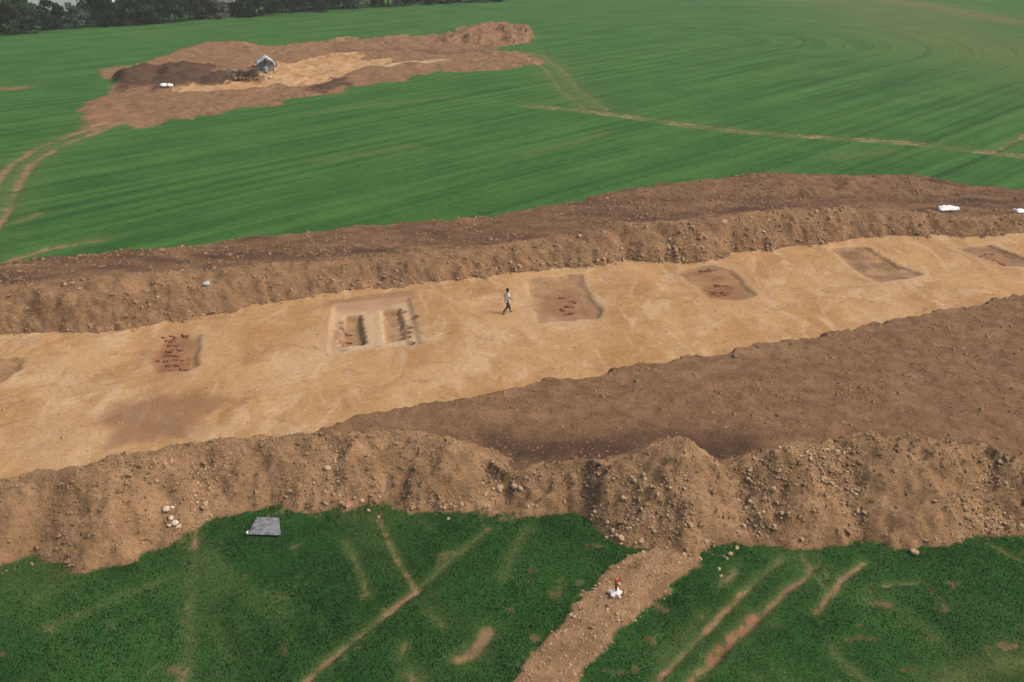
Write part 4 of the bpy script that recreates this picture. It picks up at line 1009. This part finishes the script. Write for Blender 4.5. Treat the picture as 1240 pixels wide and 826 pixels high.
for px in [24, 112, 156, 205, 232, 250, 300, 322, 346, 372, 400, 430, 462, 498, 534, 570, 606]:
    base_y = np.interp(px, [-40, 0, 130, 260, 400, 560, 640], [45, 42, 33.5, 23, 12.5, 4, 1]) - 12
    x, y = at(px, base_y); h = (38 if px > 145 else 34) * math.hypot(y, 24) / FPX
    mi = (0, 1, 0, 3)[k % 4]
    tree(x, y, h, (k * 3) % 8, mi, f'{LOOK[mi]} tree, {ORD[k]} from the left in the second row behind the hedge', 'trees behind the hedge'); k += 1

# ------------------------------------------------------------------ buildings beyond the trees
M_WALLW = simple('white_render', (.74, .74, .76), .8, .06, .5); M_PANE = simple('window_glass', (.10, .14, .17), .15, .1, 2, 0, .5); M_FRAME = simple('grey_window_frame', (.35, .36, .38), .6, .1, 3)
M_PINK = simple('pinkish_render', (.52, .42, .42), .85, .08, .5); M_ROOFT = simple('red_roof_tile', (.28, .12, .08), .85, .25, 1.5, .2); M_GREYW = simple('grey_render', (.46, .46, .47), .85, .08, .6)
def building(px, py, w, d, h, rz, wall_m, label, nwin, rows=1, roof='flat'):
    x, y = at(px, py); t = empty('building', (x, y, float(gz(x, y)[0])), rz); prop(t, label, 'building')
    mb = MB(); mb.box((0, d / 2, h / 2 - .2), (w, d, h + .4)); mb.build('wall', wall_m, t)
    mb = MB()
    if roof == 'flat': mb.box((0, d / 2, h + .15), (w + .5, d + .5, .3))
    else:
        a, b = w / 2 + .4, d + .8; mb.add([(-a, -.4, h), (a, -.4, h), (a, b - .4, h), (-a, b - .4, h), (-a, d / 2, h + d * .35), (a, d / 2, h + d * .35)], [(0, 1, 5, 4), (2, 3, 4, 5), (0, 4, 3), (1, 2, 5), (3, 2, 1, 0)])
    mb.build('roof', M_FRAME if roof == 'flat' else M_ROOFT, t)
    for r_ in range(rows):
        for i in range(nwin):
            wx = -w / 2 + (i + .5) * w / nwin; wz = 1.7 + r_ * 2.9
            mb = MB(); ww, hh = w / nwin * .5, 1.4
            for (cx_, cz__, sx_, sz_) in ((0, hh / 2, ww + .16, .1), (0, -hh / 2, ww + .16, .1), (-ww / 2, 0, .1, hh - .1), (ww / 2, 0, .1, hh - .1), (0, 0, .07, hh - .1)):
                mb.box((wx + cx_, -.03, wz + cz__), (sx_, .12, sz_))
            wi = mb.build('window', M_FRAME, t)
            mb = MB(); mb.box((wx, -.012, wz), (ww - .1, .04, hh - .1)); mb.build('pane', M_PANE, wi)
    return t
building(84, 15.5, 20, 9, 6.5, .12, M_WALLW, 'long white building with windows behind the gap in the left tree row', 7, 2)
building(2, 14, 8, 8, 5.5, .1, M_PINK, 'pinkish building in the top left corner behind the trees', 3, 2, 'gable')
building(183, 10, 7, 7, 6, .1, M_WALLW, 'small white building glimpsed between the hedge trees, left of the grey house', 2, 2, 'gable')
building(272, 15.5, 5.0, 6, 5.5, .05, M_GREYW, 'narrow grey house showing through a gap in the hedge, nearest the field', 2, 2, 'gable')

# ------------------------------------------------------------------ air
hz = MB(); hz.box((0, 400, 12.0), (2600, 1700, 28.0)); ho = hz.build('haze', None); prop(ho, kind='stuff')
hm_ = bpy.data.materials.new('haze'); hm_.use_nodes = True; N = hm_.node_tree.nodes; L = hm_.node_tree.links
N.remove(N['Principled BSDF']); pv = N.new('ShaderNodeVolumePrincipled'); pv.inputs['Density'].default_value = .0003; pv.inputs['Color'].default_value = (.80, .87, .95, 1)
L.new(pv.outputs[0], N['Material Output'].inputs['Volume']); ho.data.materials.append(hm_)
